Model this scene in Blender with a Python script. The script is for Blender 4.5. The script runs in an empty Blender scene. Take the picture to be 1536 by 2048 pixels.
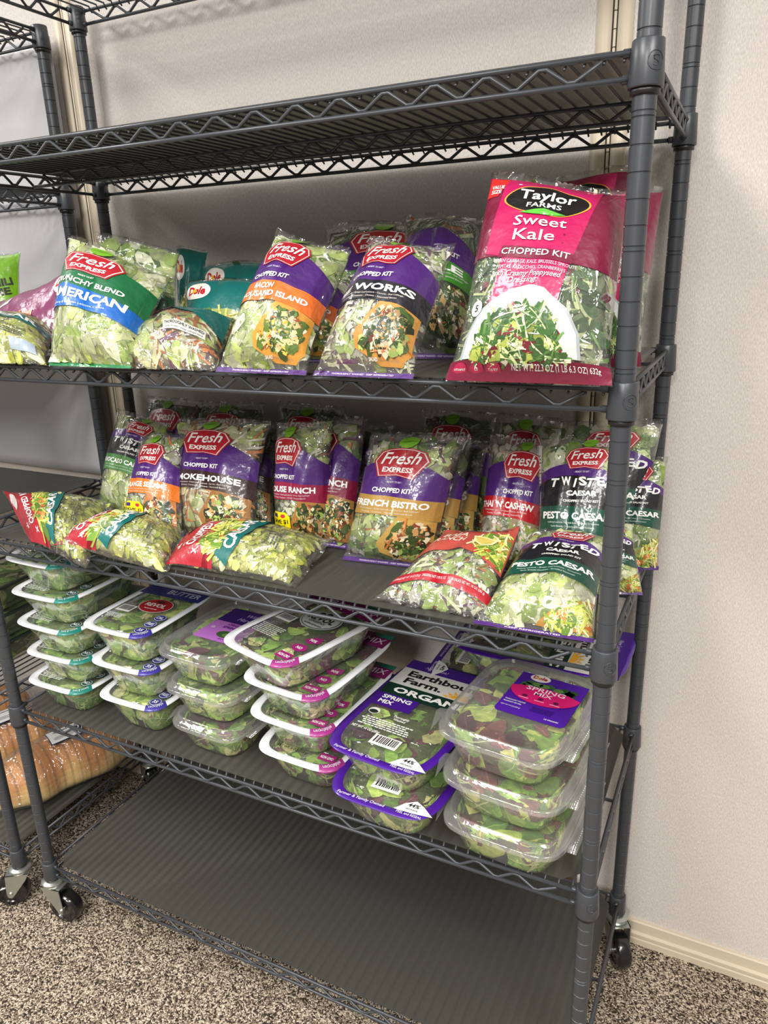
import bpy, bmesh, math, random
import numpy as np
from mathutils import Vector, Matrix

C = bpy.context.scene.collection
PI = math.pi
sc = bpy.context.scene

# ------------------------------------------------------------------ camera
cd = bpy.data.cameras.new('camera'); cam = bpy.data.objects.new('camera', cd); C.objects.link(cam)
cam.location = (0.12228, -0.85744, 1.39688)
cam.rotation_euler = (1.2564, 0.0286, 0.4517)
cd.sensor_fit = 'VERTICAL'; cd.sensor_height = 36.0; cd.sensor_width = 27.0
cd.lens = 1472.9 * 36.0 / 2048.0
cd.clip_start = 0.02
sc.camera = cam

# ------------------------------------------------------------------ world, lights, exposure
w = bpy.data.worlds.new('room_light'); sc.world = w; w.use_nodes = True
bg = w.node_tree.nodes['Background']
bg.inputs['Color'].default_value = (1.0, 0.94, 0.87, 1); bg.inputs['Strength'].default_value = 0.21

def troffer(x, y, sx, sy, watts, rz=0.0, z=2.72):
    l = bpy.data.lights.new('ceiling_troffer', 'AREA'); l.shape = 'RECTANGLE'; l.size = sx; l.size_y = sy
    l.energy = watts; l.color = (1.0, 0.97, 0.93)
    o = bpy.data.objects.new('ceiling_troffer', l); o.location = (x, y, z); o.rotation_euler = (0, 0, rz); C.objects.link(o)
troffer(-2.7, -0.45, 0.6, 1.2, 40)
troffer(-1.0, -1.75, 0.6, 1.2, 47)
troffer(1.1, -1.55, 0.6, 1.2, 47)
troffer(0.1, -3.2, 0.6, 1.2, 88)
sc.view_settings.view_transform = 'Standard'; sc.view_settings.look = 'None'
sc.view_settings.exposure = 0.62; sc.view_settings.gamma = 1.0; sc.view_settings.use_curve_mapping = False
try:
    sc.cycles.max_bounces = 10; sc.cycles.transparent_max_bounces = 24
    sc.cycles.diffuse_bounces = 4; sc.cycles.glossy_bounces = 3
    sc.cycles.caustics_reflective = False; sc.cycles.caustics_refractive = False
    sc.cycles.sample_clamp_indirect = 6
except Exception:
    pass

# ------------------------------------------------------------------ helpers
def lin(c):
    f = lambda v: v / 12.92 if v <= 0.04045 else ((v + 0.055) / 1.055) ** 2.4
    return tuple(f(v / 255.0) for v in c)

MATS = {}
def mat(name, rgb, rough=0.5, metal=0.0, coat=0.0, coat_rough=0.1, bump=None, alpha=None, spec=0.5):
    if name in MATS: return MATS[name]
    m = bpy.data.materials.new(name); m.use_nodes = True; nt = m.node_tree; b = nt.nodes['Principled BSDF']
    b.inputs['Base Color'].default_value = (*lin(rgb), 1); b.inputs['Roughness'].default_value = rough
    b.inputs['Metallic'].default_value = metal; b.inputs['Coat Weight'].default_value = coat
    b.inputs['Coat Roughness'].default_value = coat_rough; b.inputs['Specular IOR Level'].default_value = spec
    if bump:
        tc = nt.nodes.new('ShaderNodeTexCoord'); n = nt.nodes.new('ShaderNodeTexNoise'); bp = nt.nodes.new('ShaderNodeBump')
        n.inputs['Scale'].default_value = bump[0]; bp.inputs['Strength'].default_value = bump[1]; bp.inputs['Distance'].default_value = bump[2]
        nt.links.new(tc.outputs['Object'], n.inputs['Vector']); nt.links.new(n.outputs['Fac'], bp.inputs['Height'])
        nt.links.new(bp.outputs['Normal'], b.inputs['Normal'])
    MATS[name] = m
    return m

def nodes(name):
    m = bpy.data.materials.new(name); m.use_nodes = True; MATS[name] = m
    return m, m.node_tree, m.node_tree.nodes, m.node_tree.links

def ramp(N, stops):
    r = N.new('ShaderNodeValToRGB')
    while len(r.color_ramp.elements) < len(stops): r.color_ramp.elements.new(0.5)
    for e, (p, c) in zip(r.color_ramp.elements, stops):
        e.position = p; e.color = (*lin(c), 1)
    return r

# film: clear, crinkled, glossy
def film_material(name, haze, strength, scale, tint=(1, 1, 1)):
    m, nt, N, L = nodes(name)
    N.remove(N['Principled BSDF']); out = N['Material Output']
    tr = N.new('ShaderNodeBsdfTransparent'); tr.inputs['Color'].default_value = (0.985 * tint[0], 0.985 * tint[1], 0.985 * tint[2], 1)
    gl = N.new('ShaderNodeBsdfGlossy'); gl.inputs['Roughness'].default_value = 0.085
    df = N.new('ShaderNodeBsdfDiffuse'); df.inputs['Color'].default_value = (0.9, 0.9, 0.88, 1)
    lw = N.new('ShaderNodeLayerWeight'); lw.inputs['Blend'].default_value = 0.28
    mr = N.new('ShaderNodeMapRange'); mr.inputs['To Min'].default_value = 0.07; mr.inputs['To Max'].default_value = 0.6
    L.new(lw.outputs['Facing'], mr.inputs['Value'])
    pw = N.new('ShaderNodeMath'); pw.operation = 'POWER'; pw.inputs[1].default_value = 1.6
    tc = N.new('ShaderNodeTexCoord')
    mp = N.new('ShaderNodeMapping'); mp.inputs['Rotation'].default_value = (0.4, 0.5, 0.6)
    L.new(tc.outputs['Object'], mp.inputs['Vector'])
    n1 = N.new('ShaderNodeTexNoise'); n1.inputs['Scale'].default_value = scale; n1.inputs['Detail'].default_value = 2.0; n1.inputs['Distortion'].default_value = 1.2
    L.new(mp.outputs['Vector'], n1.inputs['Vector'])
    vo = N.new('ShaderNodeTexVoronoi'); vo.feature = 'DISTANCE_TO_EDGE'; vo.inputs['Scale'].default_value = scale * 0.9
    L.new(mp.outputs['Vector'], vo.inputs['Vector'])
    ad = N.new('ShaderNodeMath'); ad.operation = 'MULTIPLY_ADD'; ad.inputs[1].default_value = -0.7
    L.new(vo.outputs['Distance'], ad.inputs[0]); L.new(n1.outputs['Fac'], ad.inputs[2])
    bp = N.new('ShaderNodeBump'); bp.inputs['Strength'].default_value = strength; bp.inputs['Distance'].default_value = 0.02
    L.new(ad.outputs[0], bp.inputs['Height'])
    L.new(bp.outputs['Normal'], gl.inputs['Normal'])
    m1 = N.new('ShaderNodeMixShader'); m1.inputs['Fac'].default_value = haze
    L.new(tr.outputs[0], m1.inputs[1]); L.new(df.outputs[0], m1.inputs[2])
    m2 = N.new('ShaderNodeMixShader'); L.new(mr.outputs['Result'], m2.inputs['Fac'])
    L.new(m1.outputs[0], m2.inputs[1]); L.new(gl.outputs[0], m2.inputs[2])
    L.new(m2.outputs[0], out.inputs['Surface'])
    return m
FILM = film_material('clear_bag_film', 0.06, 0.8, 30.0)
PLASTIC = film_material('clear_tray_plastic', 0.13, 0.09, 26.0, (0.99, 0.99, 0.985))  # white diffuse share paints in pale reflections on the tray sides

def color_attr_material(name, rough, coat, noise, bump_scale, bump_strength, trans=0.0):
    m, nt, N, L = nodes(name); b = N['Principled BSDF']
    at = N.new('ShaderNodeAttribute'); at.attribute_name = 'Col'
    tc = N.new('ShaderNodeTexCoord'); n = N.new('ShaderNodeTexNoise'); n.inputs['Scale'].default_value = bump_scale; n.inputs['Detail'].default_value = 3.0
    L.new(tc.outputs['Object'], n.inputs['Vector'])
    if noise:
        mr = N.new('ShaderNodeMapRange'); mr.inputs['From Min'].default_value = 0.3; mr.inputs['From Max'].default_value = 0.7
        mr.inputs['To Min'].default_value = 1 - noise; mr.inputs['To Max'].default_value = 1 + noise
        L.new(n.outputs['Fac'], mr.inputs['Value'])
        vm = N.new('ShaderNodeVectorMath'); vm.operation = 'SCALE'
        L.new(at.outputs['Color'], vm.inputs[0]); L.new(mr.outputs['Result'], vm.inputs['Scale'])
        col = vm.outputs['Vector']
    else:
        col = at.outputs['Color']
    L.new(col, b.inputs['Base Color'])
    b.inputs['Roughness'].default_value = rough; b.inputs['Coat Weight'].default_value = coat; b.inputs['Coat Roughness'].default_value = 0.12
    bp = N.new('ShaderNodeBump'); bp.inputs['Strength'].default_value = bump_strength; bp.inputs['Distance'].default_value = 0.01
    L.new(n.outputs['Fac'], bp.inputs['Height'])
    L.new(bp.outputs['Normal'], b.inputs['Normal']); L.new(bp.outputs['Normal'], b.inputs['Coat Normal'])
    if trans:
        out = N['Material Output']; tl = N.new('ShaderNodeBsdfTranslucent'); L.new(col, tl.inputs['Color'])
        mx = N.new('ShaderNodeMixShader'); mx.inputs['Fac'].default_value = trans
        L.new(b.outputs[0], mx.inputs[1]); L.new(tl.outputs[0], mx.inputs[2]); L.new(mx.outputs[0], out.inputs['Surface'])
    return m
PRINT = color_attr_material('printed_film', 0.42, 0.5, 0.0, 34.0, 0.35)
SALAD = color_attr_material('salad_leaves', 0.45, 0.15, 0.24, 75.0, 0.35, 0.2)
PAPER = color_attr_material('printed_label', 0.4, 0.35, 0.0, 20.0, 0.03)

class MB:
    """collects shapes into one mesh object"""
    def __init__(s): s.v = []; s.f = []; s.c = []; s.n = 0
    def add(s, V, F, col=None):
        V = np.asarray(V, float).reshape(-1, 3)
        s.v.append(V); b = s.n
        s.f.extend([tuple(i + b for i in f) for f in F]); s.n += len(V)
        s.c.extend([col] * len(F) if (col is None or isinstance(col[0], (int, float))) else list(col))
    def box(s, x0, x1, y0, y1, z0, z1, col=None):
        V = [(x, y, z) for z in (z0, z1) for y in (y0, y1) for x in (x0, x1)]
        s.add(V, [(0, 2, 3, 1), (4, 5, 7, 6), (0, 1, 5, 4), (2, 6, 7, 3), (0, 4, 6, 2), (1, 3, 7, 5)], col)
    def tube(s, pts, r, n=6, closed=False, col=None):
        P = [Vector(p) for p in pts]; V = []; F = []; m = len(P)
        for i, p in enumerate(P):
            a = P[(i - 1) % m] if (closed or i > 0) else p; b = P[(i + 1) % m] if (closed or i < m - 1) else p
            t = (b - a).normalized()
            up = Vector((0, 0, 1)) if abs(t.z) < 0.9 else Vector((0, 1, 0))
            x = t.cross(up).normalized(); y = x.cross(t)
            for k in range(n):
                an = 2 * PI * k / n; V.append(p + r * (math.cos(an) * x + math.sin(an) * y))
        for i in range(m if closed else m - 1):
            j = (i + 1) % m
            for k in range(n):
                q = (k + 1) % n; F.append((i * n + k, j * n + k, j * n + q, i * n + q))
        if not closed:
            F.append(tuple(range(n))); F.append(tuple((m - 1) * n + k for k in reversed(range(n))))
        s.add([tuple(v) for v in V], F, col)
    def lathe(s, prof, o=(0, 0, 0), n=24, axis='z', col=None):
        V = []; F = []
        for r, h in prof:
            for k in range(n):
                a = 2 * PI * k / n; p = (r * math.cos(a), r * math.sin(a), h)
                if axis == 'x': p = (p[2], p[0], p[1])
                if axis == 'y': p = (p[0], p[2], p[1])
                V.append((p[0] + o[0], p[1] + o[1], p[2] + o[2]))
        m = len(prof)
        for i in range(m - 1):
            for k in range(n):
                q = (k + 1) % n; F.append((i * n + k, i * n + q, (i + 1) * n + q, (i + 1) * n + k))
        F.append(tuple(reversed(range(n)))); F.append(tuple((m - 1) * n + k for k in range(n)))
        s.add(V, F, col)
    def obj(s, name, material, parent=None, smooth=True, loc=None):
        me = bpy.data.meshes.new(name)
        V = np.concatenate(s.v) if s.v else np.zeros((0, 3))
        me.from_pydata(V.tolist(), [], s.f); me.update()
        if any(c is not None for c in s.c):
            at = me.attributes.new('Col', 'FLOAT_COLOR', 'FACE')
            arr = np.array([(*lin(c), 1.0) for c in s.c], dtype=np.float32).ravel()
            at.data.foreach_set('color', arr)
        if smooth: me.polygons.foreach_set('use_smooth', [True] * len(me.polygons))
        me.materials.append(material)
        o = bpy.data.objects.new(name, me); C.objects.link(o)
        if parent: o.parent = parent
        if loc: o.location = loc
        return o

def autosmooth(o, deg=35):
    me = o.data; bm = bmesh.new(); bm.from_mesh(me)
    for e in bm.edges:
        if len(e.link_faces) == 2 and e.calc_face_angle(0) > math.radians(deg): e.smooth = False
    bm.to_mesh(me); bm.free()

def thing(name, label, cat, loc=(0, 0, 0), rz=0.0, group=None):
    o = bpy.data.objects.new(name, None); o.empty_display_size = 0.05; C.objects.link(o)
    o.location = loc; o.rotation_euler = (0, 0, rz); o['label'] = label; o['category'] = cat
    if group: o['group'] = group
    return o
def tag(o, label, cat, group=None):
    o['label'] = label; o['category'] = cat
    if group: o['group'] = group
def struct(o): o['kind'] = 'structure'; return o

# ------------------------------------------------------------------ the room
def wall_material():
    m, nt, N, L = nodes('woven_vinyl_wall'); b = N['Principled BSDF']
    tc = N.new('ShaderNodeTexCoord'); n = N.new('ShaderNodeTexNoise'); n.inputs['Scale'].default_value = 420; n.inputs['Detail'].default_value = 3
    mp = N.new('ShaderNodeMapping'); mp.inputs['Scale'].default_value = (1.6, 1, 0.45)
    L.new(tc.outputs['Object'], mp.inputs['Vector']); L.new(mp.outputs['Vector'], n.inputs['Vector'])
    r = ramp(N, [(0.3, (194, 187, 180)), (0.7, (224, 218, 212))]); L.new(n.outputs['Fac'], r.inputs['Fac']); L.new(r.outputs['Color'], b.inputs['Base Color'])
    b.inputs['Roughness'].default_value = 0.75
    bp = N.new('ShaderNodeBump'); bp.inputs['Strength'].default_value = 0.35; bp.inputs['Distance'].default_value = 0.002
    L.new(n.outputs['Fac'], bp.inputs['Height']); L.new(bp.outputs['Normal'], b.inputs['Normal'])
    return m
def carpet_material():
    m, nt, N, L = nodes('speckled_carpet'); b = N['Principled BSDF']
    tc = N.new('ShaderNodeTexCoord')
    dn = N.new('ShaderNodeTexNoise'); dn.inputs['Scale'].default_value = 160; dn.inputs['Detail'].default_value = 1
    L.new(tc.outputs['Object'], dn.inputs['Vector'])
    sc_ = N.new('ShaderNodeVectorMath'); sc_.operation = 'SCALE'; sc_.inputs['Scale'].default_value = 0.006; L.new(dn.outputs['Color'], sc_.inputs[0])
    av = N.new('ShaderNodeVectorMath'); av.operation = 'ADD'; L.new(tc.outputs['Object'], av.inputs[0]); L.new(sc_.outputs['Vector'], av.inputs[1])
    vo = N.new('ShaderNodeTexVoronoi'); vo.inputs['Scale'].default_value = 350; L.new(av.outputs['Vector'], vo.inputs['Vector'])
    sp = N.new('ShaderNodeSeparateColor'); L.new(vo.outputs['Color'], sp.inputs['Color'])
    r = ramp(N, [(0.0, (50, 43, 38)), (0.28, (70, 60, 52)), (0.38, (118, 103, 88)), (0.60, (152, 136, 118)), (0.72, (196, 181, 160)), (1.0, (216, 203, 184))])
    L.new(sp.outputs['Red'], r.inputs['Fac']); L.new(r.outputs['Color'], b.inputs['Base Color']); b.inputs['Roughness'].default_value = 0.95
    b.inputs['Specular IOR Level'].default_value = 0.1
    bp = N.new('ShaderNodeBump'); bp.inputs['Strength'].default_value = 0.7; bp.inputs['Distance'].default_value = 0.004; bp.invert = True
    L.new(vo.outputs['Distance'], bp.inputs['Height']); L.new(bp.outputs['Normal'], b.inputs['Normal'])
    return m
WALL = wall_material()
BEIGE = mat('beige_enamel_trim', (208, 195, 172), 0.4)
DARKGAP = mat('dark_seam_gap', (44, 36, 30), 0.8)
WALL_Y = 0.476
b = MB(); b.box(-4.2, 2.4, -4.0, 0.62, -0.04, 0.0); struct(b.obj('floor', carpet_material(), smooth=False))
SEAMS = (-1.263, -0.119)
b = MB()
for x0, x1 in ((-4.2, SEAMS[0] - 0.003), (SEAMS[0] + 0.003, SEAMS[1] - 0.003), (SEAMS[1] + 0.003, 2.4)):
    b.box(x0, x1, WALL_Y, 0.60, 0.0, 2.8)
struct(b.obj('wall_back', WALL, smooth=False))
for i, xs in enumerate(SEAMS):
    b = MB()
    for s in (-1, 1):
        a, c = sorted((xs + s * 0.0045, xs + s * 0.027)); b.box(a, c, WALL_Y - 0.004, WALL_Y + 0.001, 0.05, 2.8)
    b.tube([(xs, WALL_Y - 0.001, 0.06), (xs, WALL_Y - 0.001, 2.8)], 0.0028, 8)
    struct(b.obj('trim_%d' % (i + 1), BEIGE))
    b = MB()
    for s in (-1, 1): b.box(xs + s * 0.0040 - 0.0014, xs + s * 0.0040 + 0.0014, WALL_Y - 0.003, WALL_Y + 0.004, 0.06, 2.8)
    if i == 1:
        for k in range(110): b.box(xs - 0.0029, xs + 0.0029, WALL_Y - 0.0042, WALL_Y - 0.0032, 0.1 + k * 0.0245, 0.1008 + k * 0.0245)
    struct(b.obj('trim_%d' % (i + 3), DARKGAP, smooth=False))
b = MB()
prof = [(WALL_Y, 0.060), (WALL_Y - 0.006, 0.060), (WALL_Y - 0.008, 0.057), (WALL_Y - 0.008, 0.034), (WALL_Y - 0.0135, 0.031), (WALL_Y - 0.0135, 0.026),
        (WALL_Y - 0.010, 0.024), (WALL_Y - 0.010, 0.017), (WALL_Y - 0.0115, 0.016), (WALL_Y - 0.0115, 0.010), (WALL_Y - 0.010, 0.009), (WALL_Y - 0.010, 0.0), (WALL_Y, 0.0)]
V = [(x, p[0], p[1]) for x in (-4.2, 2.4) for p in prof]; n = len(prof)
b.add(V, [(i, i + 1, n + i + 1, n + i) for i in range(n - 1)])
struct(b.obj('baseboard_back', BEIGE, smooth=False))

# ------------------------------------------------------------------ wire shelving
def steel_material():
    m, nt, N, L = nodes('grey_epoxy_steel'); b = N['Principled BSDF']
    b.inputs['Base Color'].default_value = (*lin((64, 67, 72)), 1); b.inputs['Roughness'].default_value = 0.36; b.inputs['Metallic'].default_value = 0.15
    b.inputs['Specular IOR Level'].default_value = 0.55
    return m
STEEL = steel_material()
BLACKP = mat('black_clip_plastic', (30, 31, 34), 0.4)
ZINC = mat('zinc_plated_steel', (188, 192, 186), 0.28, metal=0.85, bump=(30, 0.1, 0.01))
RUBBER = mat('black_polyurethane', (22, 22, 24), 0.22, coat=0.4, bump=(90, 0.12, 0.004))

def liner_material():
    m, nt, N, L = nodes('smoky_liner_plastic'); N.remove(N['Principled BSDF']); out = N['Material Output']
    d = N.new('ShaderNodeBsdfDiffuse'); d.inputs['Color'].default_value = (*lin((104, 105, 102)), 1)
    t = N.new('ShaderNodeBsdfTransparent'); t.inputs['Color'].default_value = (*lin((170, 170, 158)), 1)
    tl = N.new('ShaderNodeBsdfTranslucent'); tl.inputs['Color'].default_value = (*lin((224, 221, 206)), 1)
    g = N.new('ShaderNodeBsdfGlossy'); g.inputs['Roughness'].default_value = 0.38
    m1 = N.new('ShaderNodeMixShader'); m1.inputs['Fac'].default_value = 0.55; L.new(d.outputs[0], m1.inputs[1]); L.new(tl.outputs[0], m1.inputs[2])
    m2 = N.new('ShaderNodeMixShader'); m2.inputs['Fac'].default_value = 0.38; L.new(m1.outputs[0], m2.inputs[1]); L.new(t.outputs[0], m2.inputs[2])
    tc = N.new('ShaderNodeTexCoord'); wv = N.new('ShaderNodeTexWave'); wv.bands_direction = 'X'; wv.inputs['Scale'].default_value = 0.31416 / 0.01983; wv.inputs['Distortion'].default_value = 0.15
    L.new(tc.outputs['Object'], wv.inputs['Vector'])
    bp = N.new('ShaderNodeBump'); bp.inputs['Strength'].default_value = 0.6; bp.inputs['Distance'].default_value = 0.003; L.new(wv.outputs['Fac'], bp.inputs['Height'])
    for q in (d, g): L.new(bp.outputs['Normal'], q.inputs['Normal'])
    lw = N.new('ShaderNodeFresnel'); lw.inputs['IOR'].default_value = 1.35
    m3 = N.new('ShaderNodeMixShader'); L.new(lw.outputs[0], m3.inputs['Fac']); L.new(m2.outputs[0], m3.inputs[1]); L.new(g.outputs[0], m3.inputs[2])
    L.new(m3.outputs[0], out.inputs['Surface'])
    return m
LINER = liner_material()

W, D = 1.1739, 0.4272
ZS = {'T': 1.9219, 'A': 1.6053, 'B': 1.2742, 'C': 0.9419, 'D': 0.5615, 'E': 0.1558}
GROOVE0 = 1.2742 + 0.0087

def post_profile(z0, z1):
    r = 0.0119; pr = [(0.004, z0), (r, z0)]
    marks = []
    k0 = int(math.floor((z0 - GROOVE0) / 0.0254)) - 1
    for k in range(k0, k0 + 90):
        z = GROOVE0 + k * 0.0254
        marks.append(z)
        if k % 5 == 0: marks.append(z + 0.0052)
    for z in sorted(marks):
        if z0 + 0.004 < z < z1 - 0.004:
            pr += [(r, z - 0.0010), (r - 0.0011, z - 0.0003), (r - 0.0011, z + 0.0003), (r, z + 0.0010)]
    pr += [(r, z1 - 0.001), (r - 0.001, z1), (0.004, z1)]
    return pr

def zigzag(p0, p1, z0, z1, pitch, rz=0.0026, off=(0, 0)):
    """a zigzag wire from p0 to p1 between heights z0 and z1"""
    d = Vector((p1[0] - p0[0], p1[1] - p0[1])); Lh = d.length; d /= Lh
    n = max(2, int(round(Lh / (pitch / 2)))); pts = []
    for i in range(n + 1):
        s = i * Lh / n; z = z0 if i % 2 == 0 else z1
        for e in ((-0.004, 0.004) if 0 < i < n else (0,)):
            q = s + e; pts.append((p0[0] + d.x * q + off[0], p0[1] + d.y * q + off[1], z + (0.0006 if i % 2 == 0 else -0.0006)))
    return pts

def make_shelf(parent, z, W, D, emblem=False):
    """a wire shelf; origin at the front right post axis, z is the top of its collars"""
    zt, zb = z - 0.0095, z - 0.0325
    b = MB(); n = 58
    for i in range(n):
        x = -0.022 - (W - 0.044) * i / (n - 1)
        b.tube([(x, -0.001, zt - 0.0065), (x, 0.0035, zt - 0.004), (x, 0.006, zt + 0.0025), (x, D - 0.006, zt + 0.0025), (x, D - 0.0035, zt - 0.004), (x, D + 0.001, zt - 0.0065)], 0.0016, 6)
    sh = b.obj('shelf', STEEL, parent)
    e = 0.013
    def truss(p0, p1, name, pitch=0.060, r=0.0031):
        t = MB(); d = (Vector(p1) - Vector(p0)).normalized()
        t.tube([(*p0, zt), (*p1, zt)], r, 8); t.tube([(*p0, zb), (*p1, zb)], r, 8)
        q0 = Vector(p0) + d * 0.030; q1 = Vector(p1) - d * 0.030
        pts = zigzag(q0, q1, zt - 0.005, zb + 0.004, pitch)
        t.tube(pts, 0.0025, 6)
        t.obj(name, STEEL, sh)
    truss((-W + e, -0.002), (-e, -0.002), 'edge_truss'); truss((-W + e, D + 0.002), (-e, D + 0.002), 'edge_truss')
    truss((0.002, e), (0.002, D - e), 'edge_truss', 0.050); truss((-W - 0.002, e), (-W - 0.002, D - e), 'edge_truss', 0.050)
    t = MB(); ym = D * 0.56
    t.tube([(-W + 0.05, ym, zt - 0.001), (-0.05, ym, zt - 0.001)], 0.0026, 8); t.tube([(-W + 0.02, ym, zb), (-0.004, ym, zb)], 0.0030, 8)
    t.tube(zigzag((-W + 0.05, ym), (-0.05, ym), zt - 0.005, zb + 0.004, 0.06), 0.0025, 6)
    t.obj('center_truss', STEEL, sh)
    for x, y in ((0, 0), (-W, 0), (-W, D), (0, D)):
        c = MB()
        c.lathe([(0.0121, z - 0.0005), (0.0150, z), (0.0157, z - 0.001), (0.0164, z - 0.018), (0.0176, z - 0.041), (0.0172, z - 0.0425), (0.0124, z - 0.0425)], (x, y, 0), 28)
        for sx, sy in ((-1 if x == 0 else 1, 0), (0, 1 if y == 0 else -1)):
            for zz in (zt, zb):
                c.tube([(x + sx * 0.012, y + sy * 0.012, zz), (x + sx * 0.0195, y + sy * 0.0195, zz), (x + sx * 0.023, y + sy * 0.023, zz)], 0.0046, 8)
        if emblem and y == 0 and x == 0:
            # raised ring with an S shape on the collar, facing out from the corner
            def onc(a, b_):
                th = math.radians(-52) + a / 0.0168; zz = z - 0.021 + b_; r = 0.0166 + (0.021 - b_ - 0.018) * 0.05
                return (x + r * math.cos(th), y + r * math.sin(th), zz)
            c.tube([onc(0.0085 * math.cos(t_), 0.0085 * math.sin(t_)) for t_ in np.linspace(0, 2 * PI, 25)[:-1]], 0.0005, 5, closed=True)
            sp = [(0.003, 0.0038), (0.0005, 0.005), (-0.0028, 0.0036), (-0.0022, 0.0012), (0.0012, -0.0004), (0.0028, -0.0024), (0.001, -0.0046), (-0.003, -0.0038)]
            c.tube([onc(*p) for p in sp], 0.0006, 5)
        c.obj('collar', STEEL, sh)
        k = MB(); k.lathe([(0.0122, z - 0.042), (0.0150, z - 0.042), (0.0146, z - 0.0485), (0.0122, z - 0.0485)], (x, y, 0), 24)
        k.obj('clip', BLACKP, sh)
    return sh

def make_caster(parent, x, y, z_top, ang, brake=False):
    """a swivel caster; z_top is the underside of the post, the wheel stands on the floor"""
    c = bpy.data.objects.new('caster', None); C.objects.link(c); c.parent = parent; c.location = (x, y, 0); c.rotation_euler = (0, 0, ang)
    R = 0.038; ax = 0.026
    f = MB()
    f.lathe([(0.006, z_top + 0.002), (0.0195, z_top + 0.001), (0.0245, z_top - 0.002), (0.0245, z_top - 0.006), (0.020, z_top - 0.008), (0.0225, z_top - 0.010), (0.0225, z_top - 0.013), (0.006, z_top - 0.013)], (0, 0, 0), 28)
    zt = z_top - 0.011
    for s in (-1, 1):
        pr = [(-0.022, zt), (0.030, zt), (0.034, R + 0.004), (0.031, R - 0.008), (0.024, R - 0.010), (0.018, R - 0.004), (-0.012, zt - 0.018)]
        V = [(px, s * 0.0195 + dy, pz) for dy in (-0.001, 0.001) for px, pz in pr]; n = len(pr)
        f.add(V, [tuple(range(n)), tuple(reversed(range(n, 2 * n)))] + [(i, (i + 1) % n, n + (i + 1) % n, n + i) for i in range(n)])
    f.box(-0.022, 0.030, -0.0205, 0.0205, zt - 0.002, zt)
    f.lathe([(0.003, -0.023), (0.006, -0.023), (0.006, 0.023), (0.003, 0.023)], (ax, 0, R), 12, 'y')
    o = f.obj('fork', ZINC, c); autosmooth(o)
    wm = MB()
    wm.lathe([(0.010, -0.0125), (0.024, -0.012), (0.026, -0.0145), (0.034, -0.0145), (R - 0.001, -0.011), (R, -0.007), (R, 0.007), (R - 0.001, 0.011), (0.034, 0.0145), (0.026, 0.0145), (0.024, 0.012), (0.010, 0.0125)], (ax, 0, R), 40, 'y')
    o = wm.obj('wheel', RUBBER, c); autosmooth(o)
    if brake:
        g = MB(); pts = [(0.034, 0.040), (0.050, 0.036), (0.066, 0.030), (0.080, 0.034)]
        V = []
        for px, pz in pts:
            for sy in (-0.016, 0.016): V.append((px, sy * (1.0 if px < 0.07 else 0.7), pz + 0.016)); V.append((px, sy * (1.0 if px < 0.07 else 0.7), pz + 0.013))
        F = []
        for i in range(3):
            a = i * 4; F += [(a, a + 4, a + 6, a + 2), (a + 1, a + 3, a + 7, a + 5), (a, a + 1, a + 5, a + 4), (a + 2, a + 6, a + 7, a + 3)]
        g.add(V, F + [(0, 2, 3, 1), (12, 13, 15, 14)])
        for s in (-0.006, 0.006): g.lathe([(0.001, 0.0), (0.004, 0.0), (0.003, 0.004), (0.001, 0.005)], (0.052, s, 0.051), 10)
        g.obj('brake_pedal', ZINC, c)

def make_rack(name, label, ox, levels, casters, emblem):
    r = thing(name, label, 'shelving unit', (ox, 0, 0))
    zbot = levels[-1] - 0.048
    for x, y in ((0, 0), (-W, 0), (-W, D), (0, D)):
        b = MB(); b.lathe(post_profile(zbot, levels[0] + 0.001), (x, y, 0), 24); o = b.obj('post', STEEL, r); autosmooth(o, 50)
    for i, z in enumerate(levels): make_shelf(r, z, W, D, emblem)
    for (x, y, a, br) in casters: make_caster(r, x, y, zbot, a, br)
    return r
rack = make_rack('shelving_unit', 'grey wire shelving unit on casters holding the salad bags and trays, beside the bare wall', 0.0,
                 [ZS[k] for k in 'TABCDE'], [(0, 0, 0.3, False), (-W, 0, math.radians(8), False), (-W, D, 2.2, False), (0, D, math.radians(-60), False)], True)
rack2 = make_rack('shelving_unit', 'grey wire shelving unit holding the bread loaves, its white sheet hanging behind', -1.283,
                  [1.905, 1.592, 1.262, 0.930, 0.548, 0.150], [(0, 0, math.radians(215), True), (-W, 0, 0.2, False), (-W, D, 2.0, False), (0, D, 2.6, False)], False)

def liner(ox, z, label, x0=None, x1=None, group=None):
    x0 = -W + 0.012 if x0 is None else x0; x1 = -0.012 if x1 is None else x1
    c = 0.026; y0, y1 = 0.006, D - 0.006
    P = [(x0 + c, y0), (x1 - c, y0), (x1, y0 + c), (x1, y1 - c), (x1 - c, y1), (x0 + c, y1), (x0, y1 - c), (x0, y0 + c)]
    zt = z - 0.0050; V = [(x, y, zz) for zz in (zt, zt + 0.0012) for x, y in P]; n = 8
    b = MB(); b.add(V, [tuple(reversed(range(n))), tuple(range(n, 2 * n))] + [(i, (i + 1) % n, n + (i + 1) % n, n + i) for i in range(n)])
    o = b.obj('shelf_liner', LINER, None, False, (ox, 0, 0)); tag(o, label, 'shelf liner', 'smoky plastic shelf liners')
liner(0, ZS['A'], 'smoky plastic liner on the empty shelf above the tallest salad bags')
liner(0, ZS['B'], 'smoky plastic liner under the big pink salad bag and its row')
liner(0, ZS['C'], 'smoky plastic liner under the row of red lying bags and standing kits')
liner(0, ZS['D'], 'smoky plastic liner under the stacked salad trays')
liner(0, ZS['E'], 'large bare smoky plastic liner on the lowest empty shelf near the carpet')
liner(-1.283, 0.930, 'smoky plastic liner on the bare shelf below the white hanging sheet')
liner(-1.283, 0.150, 'smoky plastic liner under the bagged bread loaves')
liner(-1.283, 1.262, 'smoky plastic liner on the shelf with the lime green bag')

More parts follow.
